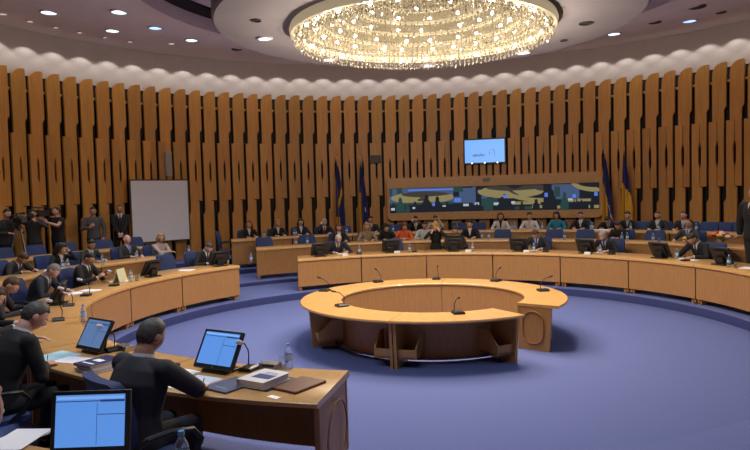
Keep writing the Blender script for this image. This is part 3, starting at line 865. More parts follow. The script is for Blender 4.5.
paper(pol(th, 5.72, DZ[1]+.001), rot_th(th)+.5, f'white papers under the hands of {W}'); paper(pol(th+2.5, 5.6, DZ[1]+.001), rot_th(th)-.3, f'second sheaf of papers right of {W}')
monitor(fmon(722), th+5, f'black monitor seen from behind, right of {W}')
mic(pol(th+2.8, 5.45, DZ[1]), th, f'black gooseneck microphone in front of {W}')
W = 'the standing man at the right edge'
th = theta(at_r(757, 235, 7.0))
chair(th-6, 6.5, T1, 'blue conference chair right of the dark-haired man writing on the right', 10)
person('big man in dark suit standing at the right edge, one hand on the desk', pol(th, 7.0, T2), th-10, mode='stand', skin='pink', hair=('short','grey'), top=CHAR, tie=(.05,.02,.02), lean=4, nod=10, k=1.19, broad=1.18, twist=-10,
       hands=((.28, -.10, .95), (-.48, .16, .84)), hdir=(None, (-.8, .3, -.2)), hnrm=(None, (0, .2, -1)), curl=(.4, .5), turn=20)
paper(on_desk(747, 268), rot_th(th)+.3, f'white papers on the desk before {W}'); glass(on_desk(736, 268), f'drinking glass before {W}'); bottle(on_desk(729, 267), f'water bottle before {W}')

# ---- front row, left side
W = 'the man at the left aisle end'
th = sit(W, 'grey-haired man in dark suit reading at the aisle end of the left front desk', 203, 1, skin='pink', hair=('short','darkgrey'), top=BLKC, tie=(.02,.03,.08), **READ)
monitor(fmon(219), th+4.5, f'black monitor seen from behind, right of {W}')
desk_set(th, 1, W, bot=.62); glass(pol(th+1, 5.5, DZ[1]), f'drinking glass before {W}'); paper(on_desk(186, 270.5), 1.2, f'pile of papers left of {W}', n=8)
chair(seat_th(178, 1), 6.42, T1, f'empty blue chair left of {W}', 8)
W = 'the man with the dark tie and glasses'
th = sit(W, 'dark-haired man with glasses in black suit looking at his phone beside an upright cream folder', 97, 1, th=-79, skin='tan', hair=('short','black'), top=BLKC, tie=(.012,.012,.016), glasses=True, lean=12, nod=30, hands=((.10, -.44, .87), (-.12, -.44, .86)), hdir=((-.2, -.6, .5), (.2, -.6, .5)), hnrm=((-.8,-.2,-.3), (.8,-.2,-.3)), curl=(.9,.9))
FOLD = mat('cream folder card', (.62,.60,.42), .7)
m = MB(); m.box((0, 0, .12), (.32, .012, .24), rx=rad(-14)); m.box((0, .07, .11), (.32, .012, .23), rx=rad(20)); 
o = tag(m.obj('document_folder', FOLD, bevel=.003), f'cream folder standing open on the left front desk', 'folder'); o.location = on_desk(122, 282)+Vector((0,0,.004)); o.rotation_euler = (0, 0, rot_th(th)+.15)
monitor(fmon(151), th+12, f'black monitor seen from behind, right of the cream folder')
bottle(on_desk(131, 282), 'water bottle right of the cream folder'); glass(on_desk(137, 281), 'drinking glass right of the cream folder')
m = MB(); m.box((0, 0, .006), (.075, .15, .010)); o = tag(m.obj('mobile_phone', BLK, bevel=.004), f'dark phone held by {W}', 'phone'); 
o.location = pol(th, RP[1]-.52, T1+.93); o.rotation_euler = (rad(-50), 0, rot_th(th))
paper(pol(th+1.5, 5.7, DZ[1]+.001), rot_th(th)+.2, f'white papers before {W}', n=6)
mic(pol(th-4, 5.45, DZ[1]), th, f'microphone with pale foam head left of {W}', True)
W = 'the grey-haired man reading on the left'
th = sit(W, 'grey-haired man in navy suit reading papers in the left front row, beside an empty chair', 66, 1, th=-91.5, skin='pink', hair=('short','grey'), top=NAVY, tie=(.02,.03,.10), turn=4, **READ)
paper(pol(th, 5.75, DZ[1]+.001), rot_th(th)+.3, f'open papers under the hands of {W}', n=8); paper(pol(th+3, 5.6, DZ[1]+.001), rot_th(th)-.4, f'sheaf of papers right of {W}', n=5)
chair(th-7.5, 6.45, T1, f'empty blue chair left of {W}', 8)
mic(pol(th-3, 5.42, DZ[1]), th, f'microphone with pale foam head before {W}', True)
W = 'the man with glasses on the left edge'
th = sit(W, 'brown-haired man with glasses looking down at the left edge, behind the writing man', 16, 1, th=-108, skin='pink', hair=('short','brown'), top=CHAR, tie=(.05,.05,.08), glasses=True, **READ)
paper(pol(th, 5.72, DZ[1]+.001), rot_th(th)+.2, f'white papers before {W}'); mic(pol(th+3.5, 5.4, DZ[1]), th, f'microphone with pale foam head before {W}', True)
monitor(pol(th+6, 5.6, DZ[1]), th+6, f'black desk monitor before {W}')
W = 'the dark-haired man cut by the left edge'
th = sit(W, 'dark-haired man bent forward, cut by the left edge, nearer than the man with glasses', 3, 1, th=-119.5, skin='pink', hair=('crop','dark'), top=BLKC, tie=(.03,.03,.05), **WRITE)
mic(pol(-117, 5.42, DZ[1]), -117, f'microphone with pale foam head before {W}', True)
paper(pol(th, 5.72, DZ[1]+.001), rot_th(th), f'white papers before {W}')

# ---- the two men closest to the camera
W = 'the writing man in the left foreground'
th = -140.9
chair(th, 6.56, T1, f'blue conference chair under {W}')
person('grey-haired man in black suit writing in the left foreground, seen from the side', pol(th, 6.46, T1), th, skin='pink', hair=('short','darkgrey'), top=BLKC, tie=(.05,.05,.07), lean=21, nod=24, turn=-12, k=1.1, vx=.006,
       hands=(own(pol(th, 6.46, T1), th, at_z(50, 339, DZ[1]+.035)), own(pol(th, 6.46, T1), th, at_z(44, 364, DZ[1]+.035))), curl=(.3, 1.0), hdir=((-.7, -.7, .0), (.15, -.9, -.05)))
BLUEP = mat('pale blue paper', (.42,.66,.74), .6)
paper(on_desk(57, 356), -2.2, f'pale blue open folder before {W}', .30, .34, BLUEP, 2); paper(on_desk(74, 360), -2.0, f'white sheet under the pen hand of {W}', .21, .32)
m = MB(); m.tube([(0, 0, 0), (.03, -.04, .07)], [.003, .004], 8); o = tag(m.obj('pen', BLK), f'dark pen in the hand of {W}', 'pen'); 
W2 = 'the man seen from behind'
th2 = theta(at_z(148, 352, T1+1.05))
PX = at_z(143, 350, T1+1.2)
th2 = theta(PX)
r2 = math.hypot(PX.x, PX.y)+.20
r2 = 6.44; LP = pol(th2, r2, T1)+Vector((-.17, .02, 0)); ch_ = chair(th2-.6, 6.43, T1, f'blue conference chair under {W2}', -24); ch_.location = LP+Vector((.16, -.20, 0)); ch_.scale = (1.08, 1, 1.09)
person('grey-haired man in charcoal suit seen from behind, writing at the desk in the foreground', LP, th2+4, skin='tan', hair=('full','darkgrey'), top=(.026,.026,.034), tie=(.05,.05,.07), lean=12, nod=18, k=1.03, broad=1.18, vx=.006,
       hands=(own(LP, th2+4, at_z(162, 375, DZ[1]+.035)), own(LP, th2+4, at_z(199, 388, DZ[1]+.035))), curl=(.4, 1.0), poles=(None, (-1, .1, -.35)), twist=-6, hdir=(None, (.25, -.9, .0)))
for o_, hp in ((o, None),): o_.location = at_z(47, 362, DZ[1]+.02)
paper(on_desk(193, 383), -.6, f'white sheet under the hand of {W2}', .27, .36); paper(on_desk(180, 374), -.6, f'second white sheet beside the phones of {W2}', .22, .25)
m = MB(); m.tube([(0, 0, 0), (.03, -.04, .07)], [.003, .004], 8); q = tag(m.obj('pen', BLK), f'dark pen in the right hand of {W2}', 'pen'); q.location = at_z(202, 386, DZ[1]+.02)
for i, (u, v) in enumerate(((160, 364), (171, 366))):
    m = MB(); m.box((0, 0, .006), (.07, .15, .011)); o = tag(m.obj('mobile_phone', BLK, bevel=.004), ['dark phone flat on the desk, nearer the shoulder of the man seen from behind', 'dark phone flat on the desk, nearer the lit monitor in the foreground'][i], 'phone', 'phones in the foreground'); o.location = on_desk(u, v)+Vector((0,0,.001)); o.rotation_euler = (0, 0, -.9)
monitor(on_desk(220, 371), theta(on_desk(220, 371))+6, 'lit blue desk monitor in the foreground, right of the man seen from behind', 1.0)
dm = monitor(on_desk(96, 352), theta(on_desk(96, 352))-6, 'tilted dimly lit desk monitor between the two foreground men', .95)
for ch_ in dm.children:
    for g_ in ch_.children:
        if g_.name.startswith('display'):
            g_.material_slots[0].link = 'OBJECT'; g_.material_slots[0].material = mat('dim screen', (.02,.04,.08), .25, emit=(.16,.28,.55), estr=.5)
            g_.material_slots[2].link = 'OBJECT'; g_.material_slots[2].material = mat('dim screen', (.02,.04,.08))
mic(on_desk(249, 370), theta(on_desk(249, 370)), 'black gooseneck microphone right of the lit foreground monitor', True, .4)
mic(on_desk(112, 351), theta(on_desk(112, 351)), 'microphone with pale foam head beside the tilted monitor', True, .3)
def unit_box(p, rz, label):
    t = thing('speaker_unit', label, 'speaker', p, rz, 'silver desk units'); m = MB(); m.prism([(-.06, 0), (.06, 0), (.05, .05), (-.03, .055)], -.085, .085); m.obj('case', METAL, t, bevel=.004)
    m = MB(); m.box((.062-.008, 0, .03), (.004, .11, .025)); m.obj('grille', DGREY, t)
unit_box(on_desk(271, 368), rot_th(-160)+pi/2, 'silver desk unit beside the bottle in the foreground'); unit_box(on_desk(126, 350), rot_th(-140)+pi/2, 'silver desk unit behind the stack of books')
bottle(on_desk(289, 369), 'water bottle standing near the corner of the foreground desk'); glass(on_desk(283, 368), 'clear glass left of the foreground water bottle')
bottle(on_desk(84, 322), 'water bottle behind the tilted monitor on the left'); 
LEATH = noisy('brown leather', (.13,.035,.02), (.10,.026,.016), (1,1,1), 30, .4, bump=.1)
dth = theta(on_desk(290, 385)); 
m = MB(); m.box((0, 0, .009), (.25, .35, .018)); m.box((0, 0, .0185), (.23, .33, .002)); o = tag(m.obj('leather_folder', LEATH, bevel=.004), 'brown leather folder at the right end of the foreground desk', 'folder'); o.location = on_desk(299, 386); o.rotation_euler = (0, 0, -.62)
NAVYC = mat('navy folder cover', (.02,.03,.11), .4)
m = MB(); m.box((0, 0, .006), (.30, .36, .012)); o = tag(m.obj('flat_folder', NAVYC, bevel=.003), 'dark blue folder under the white binder', 'folder'); o.location = on_desk(268, 383); o.rotation_euler = (0, 0, -.55)
t = thing('ring_binder', 'thick white ring binder lying on the dark blue folder', 'binder', on_desk(264, 384)+Vector((0,0,.0125)), -.55)
m = MB(); m.box((0, 0, .002), (.27, .32, .004)); m.box((0, 0, .053), (.27, .32, .004)); m.box((-.133, 0, .0275), (.004, .32, .055)); m.obj('cover', mat('white binder', (.72,.73,.76), .35), t)
m = MB(); m.box((.0, 0, .027), (.24, .30, .042)); m.obj('pages', PAPER, t)
m = MB(); m.box((.02, -.02, .0557), (.17, .10, .001), 0); m.box((.02, .08, .0557), (.12, .02, .001), 1); m.box((.02, .05, .0557), (.15, .012, .001), 1); m.obj('cover_print', [mat('navy print', (.03,.05,.2), .4), mat('grey print', (.35,.37,.45), .5)], t)
m = MB(); m.box((0, 0, .008), (.26, .34, .016)); m.box((0, -.1, .0163), (.12, .012, .001), 1); o = tag(m.obj('flat_folder', [mat('slate folder', (.085,.09,.125), .4), mat('pale print', (.3,.32,.4), .5)]), 'slate grey folder between the lit monitor and the white binder', 'folder'); o.location = on_desk(231, 386); o.rotation_euler = (0, 0, -.62)
m = MB(); m.box((0,0,.0005),(.05,.10,.001)); o = tag(m.obj('paper_slip', PAPER), 'small white slip at the front edge of the foreground desk', 'paper'); o.location = on_desk(274, 397); o.rotation_euler = (0, 0, .9)
zz = 0
for i, (w, d, h, c, sh) in enumerate(((.26, .34, .028, (.62,.63,.66), 0), (.25, .33, .03, (.70,.71,.74), .01), (.24, .32, .02, (.03,.035,.12), -.01))):
    t = thing('book', ['pale thick book at the bottom of the stack between the foreground men', 'white book in the middle of the stack between the foreground men', 'dark blue book with white label on top of the foreground stack'][i], 'book', on_desk(101, 369)+Vector((sh, sh, zz)), -.75+.08*i, 'stack of books in the foreground')
    m = MB(); m.box((0, 0, .0015), (w, d, .003)); m.box((0, 0, h-.0015), (w, d, .003)); m.box((-w/2+.0015, 0, h/2), (.003, d, h)); m.obj('cover', mat('book cover %d' % i, c, .4), t)
    m = MB(); m.box((.002, 0, h/2), (w-.012, d-.012, h-.007)); m.obj('pages', PAPER, t)
    if i == 2: m = MB(); m.box((0, .0, h+.0004), (.11, .06, .0008)); m.box((0, -.1, h+.0004), (.16, .02, .0008)); m.obj('cover_label', PAPER, t)
    zz += h+.0005

# ---- row of the camera: monitor, paper, bottle and the blond person at the edge
mp = at_z(93, 457, DZ[2])
monitor(mp, 179, 'lit blue monitor at the bottom left, closest to the camera', .93, MONU)
paper(at_z(12, 441, DZ[2]+.001), -.4, 'white papers at the bottom left corner', .21, .30, n=8)
bp_ = pol(theta(at_z(185, 470, DZ[2])), 7.36, DZ[2]); bottle(at_z(183, 476, DZ[2]), 'water bottle with blue cap at the bottom edge, right of the closest monitor')
hb = at_z(-54, 408, 1.6)
person('blond person in pale blue at the left edge, mostly outside the picture', pol(theta(hb), 8.28, T2), theta(hb), k=1.06, skin='fair', female=True, hair=('long','dirtyblond'), top=(.30,.36,.62), vneck=.95, lean=4, nod=10, hands=((.17,-.40,.788), (-.17,-.42,.788)), legs=NAVY)
chair(theta(hb), 8.34, T2, 'blue conference chair of the blond person at the left edge')

# ---- middle row, left side
W = 'the brown-haired man in the second row on the left'
th = sit(W, 'brown-haired man in dark suit, second row on the left, first from the edge', 11, 2, skin='tan', hair=('full','brown'), top=CHAR, tie=(.05,.05,.1), **READ)
bottle(pol(th+4, 7.4, DZ[2]), f'water bottle right of {W}')
W = 'the woman with long black hair'
th = sit(W, 'woman with long black hair resting her chin on her hand, second row on the left', 57, 2, skin='tan', female=True, hair=('long','black'), top=BLKC, **chin(1, turn=25))
paper(pol(th-5, 7.5, DZ[2]+.001), rot_th(th)+.4, f'open papers left of {W}', .4, .3, n=8); bottle(pol(th-3.5, 7.34, DZ[2]), f'water bottle left of {W}')
chair(th-6.5, 8.3, T2, f'empty blue chair left of {W}', 10)
W = 'the dark-haired man without tie'
th = sit(W, 'dark-haired man in open white shirt and dark jacket, second row on the left', 89, 2, skin='olive', hair=('full','black'), top=CHAR, shirt=(.6,.66,.78), lean=8, nod=16, turn=-10, hands=UPR['hands'])
bottle(pol(th-2.5, 7.3, DZ[2]), f'water bottle in front of {W}')
W = 'the bald man in the second row on the left'
th = sit(W, 'balding grey man in dark suit and striped tie leaning back, second row on the left', 129, 2, skin='pink', hair=('bald','silver'), top=CHAR, shirt=SHIRTB, tie=(.12,.14,.22), lean=-4, nod=6, turn=8, hands=((.14,-.38,.787),(-.13,-.38,.787)))
bottle(pol(th-2.8, 7.3, DZ[2]), f'water bottle left of {W}'); glass(pol(th+2.2, 7.35, DZ[2]), f'drinking glass right of {W}')
chair(th-5.6, 8.25, T2, f'empty blue chair left of {W}', -8)
W = 'the blond woman with glasses'
th = sit(W, 'blond woman with glasses and folded arms in pale beige blouse, before the projection screen', 160, 2, skin='fair', female=True, hair=('bob','blond'), top=(.46,.37,.33), legs=BLKC, vneck=.95, glasses=True, lean=6, nod=6, turn=-12, hands=((-.10,-.36,.80),(.10,-.38,.82)), poles=((1,-.1,-.3),(-1,-.1,-.3)))
bottle(pol(th+2.4, 7.35, DZ[2]), f'water bottle right of {W}'); glass(pol(th-2.8, 7.4, DZ[2]), f'drinking glass left of {W}')
paper(pol(th+4, 7.5, DZ[2]+.001), rot_th(th), f'white papers right of {W}')

# ---- middle row, below the video wall
W = 'the brown-haired woman behind the white-haired man'
sit(W, 'woman with wavy brown hair in dark jacket, middle row behind the white-haired man', 339, 2, skin='fair', female=True, hair=('bob','chestnut'), top=NAVY, turn=-18, **UPR)
W = 'the blond woman in beige'
sit(W, 'woman with long blond hair in beige top, middle row below the left flags', 367, 2, skin='fair', female=True, hair=('long','blond'), top=(.30,.22,.15), legs=BLKC, vneck=.95, **UPR)
W = 'the dark-haired woman leaning sideways'
sit(W, 'woman with dark hair in black leaning sideways, middle row beside the woman in orange', 388, 2, skin='fair', female=True, hair=('bob','black'), top=BLKC, vneck=.95, lean=14, nod=16, turn=35, side_lean=-6, hands=UPR['hands'])
W = 'the woman in orange'
sit(W, 'woman in a bright orange top with dark waistcoat, middle row below the video wall', 404, 2, skin='fair', female=True, hair=('bob','chestnut'), top=(.75,.14,.05), legs=BLKC, vneck=.95, turn=30, nod=20, lean=10, hands=((.06,-.42,.80),(-.10,-.42,.80)))
W = 'the balding man in the white shirt'
sit(W, 'balding man in pale shirt without jacket, middle row left of the standing blond person', 425, 2, skin='tan', hair=('crop','dark'), top=(.50,.54,.60), legs=CHAR, vneck=.95, turn=-20, nod=14, lean=8, hands=UPR['hands'])
W = 'the dark-haired woman with pale blouse'
th = sit(W, 'dark-haired woman in black jacket and pale blouse, middle row right of the standing blond person', 470, 2, skin='fair', female=True, hair=('tied','black'), top=BLKC, turn=-30, **UPR)
bottle(pol(th+3, 7.35, DZ[2]), f'water bottle right of {W}')
for u, l in ((502, 'behind the microphones left of the central suited man'), (553, 'right behind the central suited man'), (583, 'left behind the silver-haired man'), (651, 'between the black-clad person and the smiling man'), (310, 'behind the left end of the far front desk'), (268, 'at the aisle end of the middle row')):
    th = seat_th(u, 2); chair(th, 8.12, T2, f'empty blue chair in the middle row, {l}', 5)
    bottle(pol(th-2 if u > 300 else th+4, 7.35, DZ[2]), f'bottle before the empty middle row chair {l}')
W = 'the dark-haired person in black'
th = sit(W, 'dark-haired person in black looking down, middle row right behind the silver-haired man', 620, 2, skin='tan', hair=('full','dark'), top=BLKC, vneck=.95, hands=((.06,-.44,.79),(-.08,-.44,.79)), lean=14, nod=24, turn=5, curl=(.6,.6))
bottle(pol(th+2.5, 7.35, DZ[2]), f'water bottle right of {W}')
W = 'the smiling man in the middle row on the right'
th = sit(W, 'smiling man in grey suit with raised head, middle row left of the bouquet', 688, 2, skin='tan', hair=('receding','dark'), top=(.035,.04,.055), shirt=(.5,.55,.68), tie=(.10,.12,.2), lean=2, nod=-4, turn=-12, hands=((.16,-.42,.80),(-.18,-.42,.787)))
bottle(pol(th-3.5, 7.35, DZ[2]), f'water bottle left of {W}'); glass(pol(th-2.6, 7.4, DZ[2]), f'drinking glass left of {W}')

# ---- back row, below the video wall
def back(who, label, u, bot=None, **k):
    th = sit(who, label, u, 3, **k)
    if bot: bottle(pol(th+bot, 9.2, DZ[3]), f'water bottle in front of {who}')
back('the red-haired woman', 'woman with long red hair in dark jacket, first in the back row by the aisle', 249, 1.6, skin='fair', female=True, hair=('long','red'), top=BLKC, shirt=(.6,.5,.45), turn=-25, **UPR)
back('the blond woman in the back row', 'woman with long blond hair in black jacket, second in the back row from the aisle', 278, 2, skin='fair', female=True, hair=('long','blond'), top=BLKC, shirt=(.5,.5,.55), **UPR)
back('the black-haired woman in the back row', 'woman with long black hair in dark jacket, third in the back row from the aisle', 301, -1.8, skin='fair', female=True, hair=('long','black'), top=NAVY, shirt=(.65,.66,.7), **UPR)
back('the grey-haired man by the flags', 'grey-haired man in dark suit with hand at his chin, back row left of the flags', 324, skin='fair', hair=('full','silver'), top=NAVY, tie=(.3,.03,.04), **chin(-1))
back('the man behind the flag', 'dark-haired man in suit sitting behind the second flag, back row', 371, skin='tan', hair=('short','dark'), top=NAVY, tie=(.08,.1,.2), **UPR)
back('the man with glasses below the video wall', 'dark-haired man with glasses and hand at his mouth, back row below the left video wall', 416, skin='fair', hair=('short','dark'), top=BLKC, tie=(.3,.3,.35), glasses=True, **chin(-1))
back('the man turning sideways', 'dark-haired man turning sideways, back row behind the standing blond person', 436, skin='tan', hair=('crop','dark'), top=(.40,.33,.26), legs=CHAR, vneck=.95, **chin(1, turn=-30))
back('the woman in white cardigan', 'fair-haired woman in cream cardigan over black, back row below the middle of the video wall', 501, 2.4, skin='fair', female=True, hair=('bob','chestnut'), top=(.62,.58,.55), shirt=BLKC, legs=BLKC, vneck=.3, **UPR)
back('the woman in white jacket', 'dark-haired woman in white jacket turning aside, back row below the right video wall', 530, -2, skin='fair', female=True, hair=('tied','dark'), top=(.66,.62,.60), shirt=(.5,.4,.4), legs=BLKC, turn=30, **UPR)
back('the woman in teal', 'dark-haired woman in teal top, back row below the right video wall', 557, -1.8, skin='tan', female=True, hair=('bob','black'), top=(.02,.20,.30), legs=BLKC, vneck=.95, turn=-15, **UPR)
back('the man right of the woman in teal', 'dark-haired man in black suit and pale tie, back row right of the woman in teal', 581, 3, skin='fair', hair=('short','dark'), top=BLKC, tie=(.45,.45,.5), **UPR)
back('the man below the right flag', 'man in dark suit with papers below the right pair of flags, back row', 610, skin='tan', hair=('short','dark'), top=BLKC, shirt=SHIRTB, tie=(.1,.12,.2), **READ)
paper(pol(seat_th(606, 3), 9.28, DZ[3]+.001), rot_th(40), 'white papers before the man below the right flags', .5, .3, n=8)
back('the dark-haired woman right of the flags', 'woman with dark hair and scarf in black, back row right of the flags', 628, skin='fair', female=True, hair=('tied','dark'), top=BLKC, shirt=(.3,.3,.32), turn=-10, **UPR)
back('the cropped-haired man in the back row', 'cropped-haired man in dark suit and pale tie, back row right, left one of two', 658, -3, skin='pink', hair=('crop','brown'), top=CHAR, tie=(.4,.45,.6), **UPR)
back('the second man in the back row on the right', 'receding-haired man in dark suit and pale tie, back row right, right one of two', 684, -2.4, skin='pink', hair=('receding','brown'), top=CHAR, tie=(.3,.35,.5), **UPR)
for u, l in ((345, 'left of the second flag'), (394, 'left of the man with glasses'), (459, 'below the middle of the video wall, left one'), (477, 'below the middle of the video wall, right one'), (642, 'right of the dark-haired woman'), (703, 'first of three at the right end'), (716, 'second of three at the right end'), (733, 'third of three at the right end')):
    th = seat_th(u, 3); chair(th, 9.95, T3, f'empty blue chair in the back row, {l}', random.uniform(-8, 8))
for u, l in ((392, 'left of the man with glasses'), (344, 'left of the second flag'), (517, 'left of the woman in white jacket'), (597, 'left of the man below the right flags'), (697, 'right of the second man'), (707, 'before the right end chairs'), (458, 'below the middle of the video wall')):
    bottle(pol(seat_th(u, 3), 9.25, DZ[3]), f'water bottle on the back row desk, {l}')
for u, l in ((8, 'first from the left edge'), (41, 'second from the left edge'), (70, 'third from the left edge'), (107, 'fourth from the left edge'), (138, 'fifth from the left edge')):
    th = seat_th(u, 3); chair(th, 9.85, T3, f'empty blue chair in front of the cameramen, {l}', random.uniform(-6, 6))
th = seat_th(225, 3); chair(th+1, 10.2, T3, 'empty blue chair standing in the aisle left of the red-haired woman', 70)
# ------------------------------------------------------------------ press at the wall
def wall_man(u, R=10.45, v=215): p = at_r(u, v, R); return theta(p), R
th, R = wall_man(120)
person('security man in black suit standing with clasped hands left of the projection screen', pol(th, R, T4), -20, mode='stand', skin='tan', hair=('crop','dark'), top=BLKC, tie=(.02,.02,.02), lean=0, nod=4, hands=((.03,-.25,.93),(-.04,-.24,.95)), curl=(.9,.9), hdir=((-.6,-.3,-.5),(.6,-.3,-.5)), hnrm=((0,.9,-.3),(0,.9,-.3)))
th, R = wall_man(93)
person('bearded man in grey sweater standing against the wall with one hand at his chest', pol(th, R, T4), -25, mode='stand', skin='tan', hair=('short','black'), top=(.075,.075,.08), legs=BLKC, vneck=.95, lean=2, nod=6, turn=10, k=.98, hands=((.22,-.12,.88),(-.08,-.26,1.18)), hdir=(None,(.6,-.2,.5)), hnrm=(None,(.2,.9,0)), curl=(.4,1.0))
CAMB = mat('camera body', (.02,.02,.022), .45); LENS = mat('lens glass', (.01,.012,.03), .05, coat=1)
def video_camera(p, rz, label):
    t = thing('video_camera', label, 'camera', p, rz)      # lens looks along -y
    m = MB(); m.box((0, 0, 0), (.12, .34, .16)); m.box((0, .20, .02), (.10, .10, .19)); m.obj('body', CAMB, t, bevel=.01)
    m = MB(); m.lathe([(.045, 0), (.045, .12), (.055, .13), (.062, .20), (.055, .20)], 18, M=Matrix.Translation((0, -.16, .0)) @ Matrix.Rotation(pi/2, 4, 'X')); m.obj('lens', CAMB, t)
    m = MB(); m.lathe([(.002, .19), (.055, .192)], 18, M=Matrix.Translation((0, -.16, .0)) @ Matrix.Rotation(pi/2, 4, 'X')); m.obj('lens_glass', LENS, t)
    m = MB(); m.tube([(0, .12, .08), (0, .10, .14), (0, -.10, .14), (0, -.13, .08)], .013, 8); m.obj('handle', CAMB, t)
    m = MB(); m.tube([(.05, -.05, .14), (.05, -.28, .15)], .02, 10); m.obj('shotgun_microphone', DGREY, t)
    m = MB(); m.box((-.09, -.05, .06), (.06, .12, .05)); m.obj('viewfinder', CAMB, t, bevel=.006)
    return t
th, R = wall_man(57)
person('cameraman in black T-shirt with a video camera on his shoulder, by the back wall', pol(th, R, T4), 22, mode='stand', skin='pink', hair=('crop','dark'), top=BLKC, legs=BLKC, bare=True, vneck=.95, lean=0, nod=2, turn=-18, tilt=0, hands=((.10,-.40,1.36),(-.22,-.30,1.40)), hdir=((-.4,-.5,.5),(.2,-.6,.4)), hnrm=((-.7,.2,.5),(.6,.1,.6)), curl=(1.0,1.0), poles=((.8,0,-.6),(-.8,0,-.6)))
o = pol(th, R, T4); fwd = -pol(22, 1); sd = Vector((fwd.y, -fwd.x, 0))
video_camera(o+fwd*.22+sd*.20+Vector((0, 0, 1.58)), rot_th(30), 'black video camera on the shoulder of the cameraman in T-shirt')
th, R = wall_man(33)
person('photographer in dark shirt holding a camera up to his face, by the back wall', pol(th, R, T4), -15, mode='stand', skin='tan', hair=('short','black'), top=(.03,.03,.03), legs=BLKC, vneck=.95, lean=2, nod=4, k=.98, hands=((.10,-.24,1.40),(-.14,-.22,1.46)), hdir=((-.4,-.3,.7),(.3,-.3,.8)), hnrm=((-.6,.2,.4),(.6,.2,.4)), curl=(1.1,1.1), poles=((.9,0,-.5),(-1,0,.0)))
o = pol(th, R, T4); fwd = -pol(-15, 1)
t = thing('photo_camera', 'black photo camera held to the face of the photographer', 'camera', o+fwd*.25+Vector((0, 0, 1.53)), rot_th(-15))
m = MB(); m.box((0, 0, 0), (.15, .07, .10)); m.box((0, 0, .06), (.06, .06, .04)); m.obj('body', CAMB, t, bevel=.008)
m = MB(); m.lathe([(.036, 0), (.036, .10), (.042, .11), (.042, .15), (.036, .15)], 18, M=Matrix.Translation((0, -.03, 0)) @ Matrix.Rotation(pi/2, 4, 'X')); m.obj('lens', CAMB, t)
m = MB(); m.box((0, .01, .13), (.07, .10, .06)); m.obj('flash', CAMB, t, bevel=.006)
th, R = wall_man(7)
person('cameraman behind the tripod camera at the left edge', pol(th, R+.1, T4), th, mode='stand', skin='pink', hair=('short','dark'), top=(.03,.03,.035), legs=BLKC, vneck=.95, lean=6, nod=10, hands=((.12,-.40,1.22),(-.14,-.36,1.16)), curl=(1,1))
o = pol(th, R-.40, T4)
video_camera(o+Vector((0, 0, 1.47)), rot_th(th)-.3, 'black video camera on the tripod at the left edge')
t = thing('camera_tripod', 'black camera tripod with pale legs at the left edge, under a video camera', 'tripod', o, rot_th(th))
m = MB(); m.lathe([(.05, 1.22), (.05, 1.30), (.03, 1.34), (.06, 1.36), (.06, 1.385)], 16); m.tube([(0, .04, 1.33), (.05, .28, 1.22)], .011, 8); m.obj('fluid_head', CAMB, t)
for k in range(3):
    a = 2*pi*k/3+.5; m = MB(); e = (.38*cos(a), .38*sin(a), .012)
    m.tube([(.05*cos(a), .05*sin(a), 1.26), (.22*cos(a), .22*sin(a), .62)], .02, 8); m.tube([(.21*cos(a), .21*sin(a), .66), e], .013, 8)
    m.obj('leg', mat('tripod grey', (.16,.17,.20), .35, .6), t)

# ------------------------------------------------------------------ things on the slatted wall
def wat(u, v, off=.2): return at_r(u, v, WR-off, WX, WY)
def wang(p): return math.degrees(math.atan2(p.x-WX, p.y-WY))
def wy_slab(m, a0, a1, z0, z1, r0, r1, mi=0, n=10):
    rings = []
    for i in range(n+1):
        a = a0+(a1-a0)*i/n; rings.append([wp(a, r0, z0), wp(a, r1, z0), wp(a, r1, z1), wp(a, r0, z1)])
    m.loft(rings, mi)
# video wall
p0, p1, q0, q1 = wat(386, 178), wat(604, 172), wat(386, 221), wat(604, 217)
va0, va1 = wang(p0), wang(p1); vz1 = (p0.z+p1.z)/2; vz0 = (q0.z+q1.z)/2
sz1 = wat(440, 187.5).z; sz0 = wat(440, 211).z
VW = thing('video_wall', 'long curved video wall in a rounded oak frame, showing the hall', 'screen', wp((va0+va1)/2, WR-.2, vz0))
def vobj(m, nm, mt, par, **k):
    o = m.obj(nm, mt, None, **k); o.parent = par; o.matrix_parent_inverse = Matrix.Translation(-par.location); return o
m = MB(); rings = []
def frame_ring(a, zb, zt): return [wp(a, WR-.42, zb), wp(a, WR-.15, zb), wp(a, WR-.15, zt), wp(a, WR-.42, zt)]
da = va1-va0; rc = .20; ra = math.degrees(rc/WR)
stops = [(va0+ra*(1-cos(pi/2*k/5)), rc*(1-sin(pi/2*k/5))) for k in range(6)]
stops += [(va0+ra+(da-2*ra)*k/20, 0) for k in range(1, 20)]
stops += [(va1-ra*(1-cos(pi/2*k/5)), rc*(1-sin(pi/2*k/5))) for k in range(5, -1, -1)]
m.loft([frame_ring(a, vz0+h, vz0+.26) if h < .21 else frame_ring(a, vz0+h, vz0+.265) for a, h in stops]); 
m.loft([frame_ring(a, sz1+.01, vz1-h) for a, h in stops])
e = math.degrees(.09/WR)
wy_slab(m, va0+.02, va0+e, vz0+rc, vz1-rc, WR-.42, WR-.27, 0, 2); wy_slab(m, va1-e, va1-.02, vz0+rc, vz1-rc, WR-.42, WR-.27, 0, 2)
FR = noisy('video wall frame wood', (.66,.37,.15), (.58,.31,.11), (2,2,8), 3, .4)
vobj(m, 'frame', FR, VW)
m = MB(); wy_slab(m, va0+e, va1-e, vz0+.24, sz1+.02, WR-.33, WR-.27); vobj(m, 'screen_backing', BLK, VW)
E_ = lambda n, c, s: mat('video '+n, (0,0,0), .5, emit=c, estr=s, spec=.2)
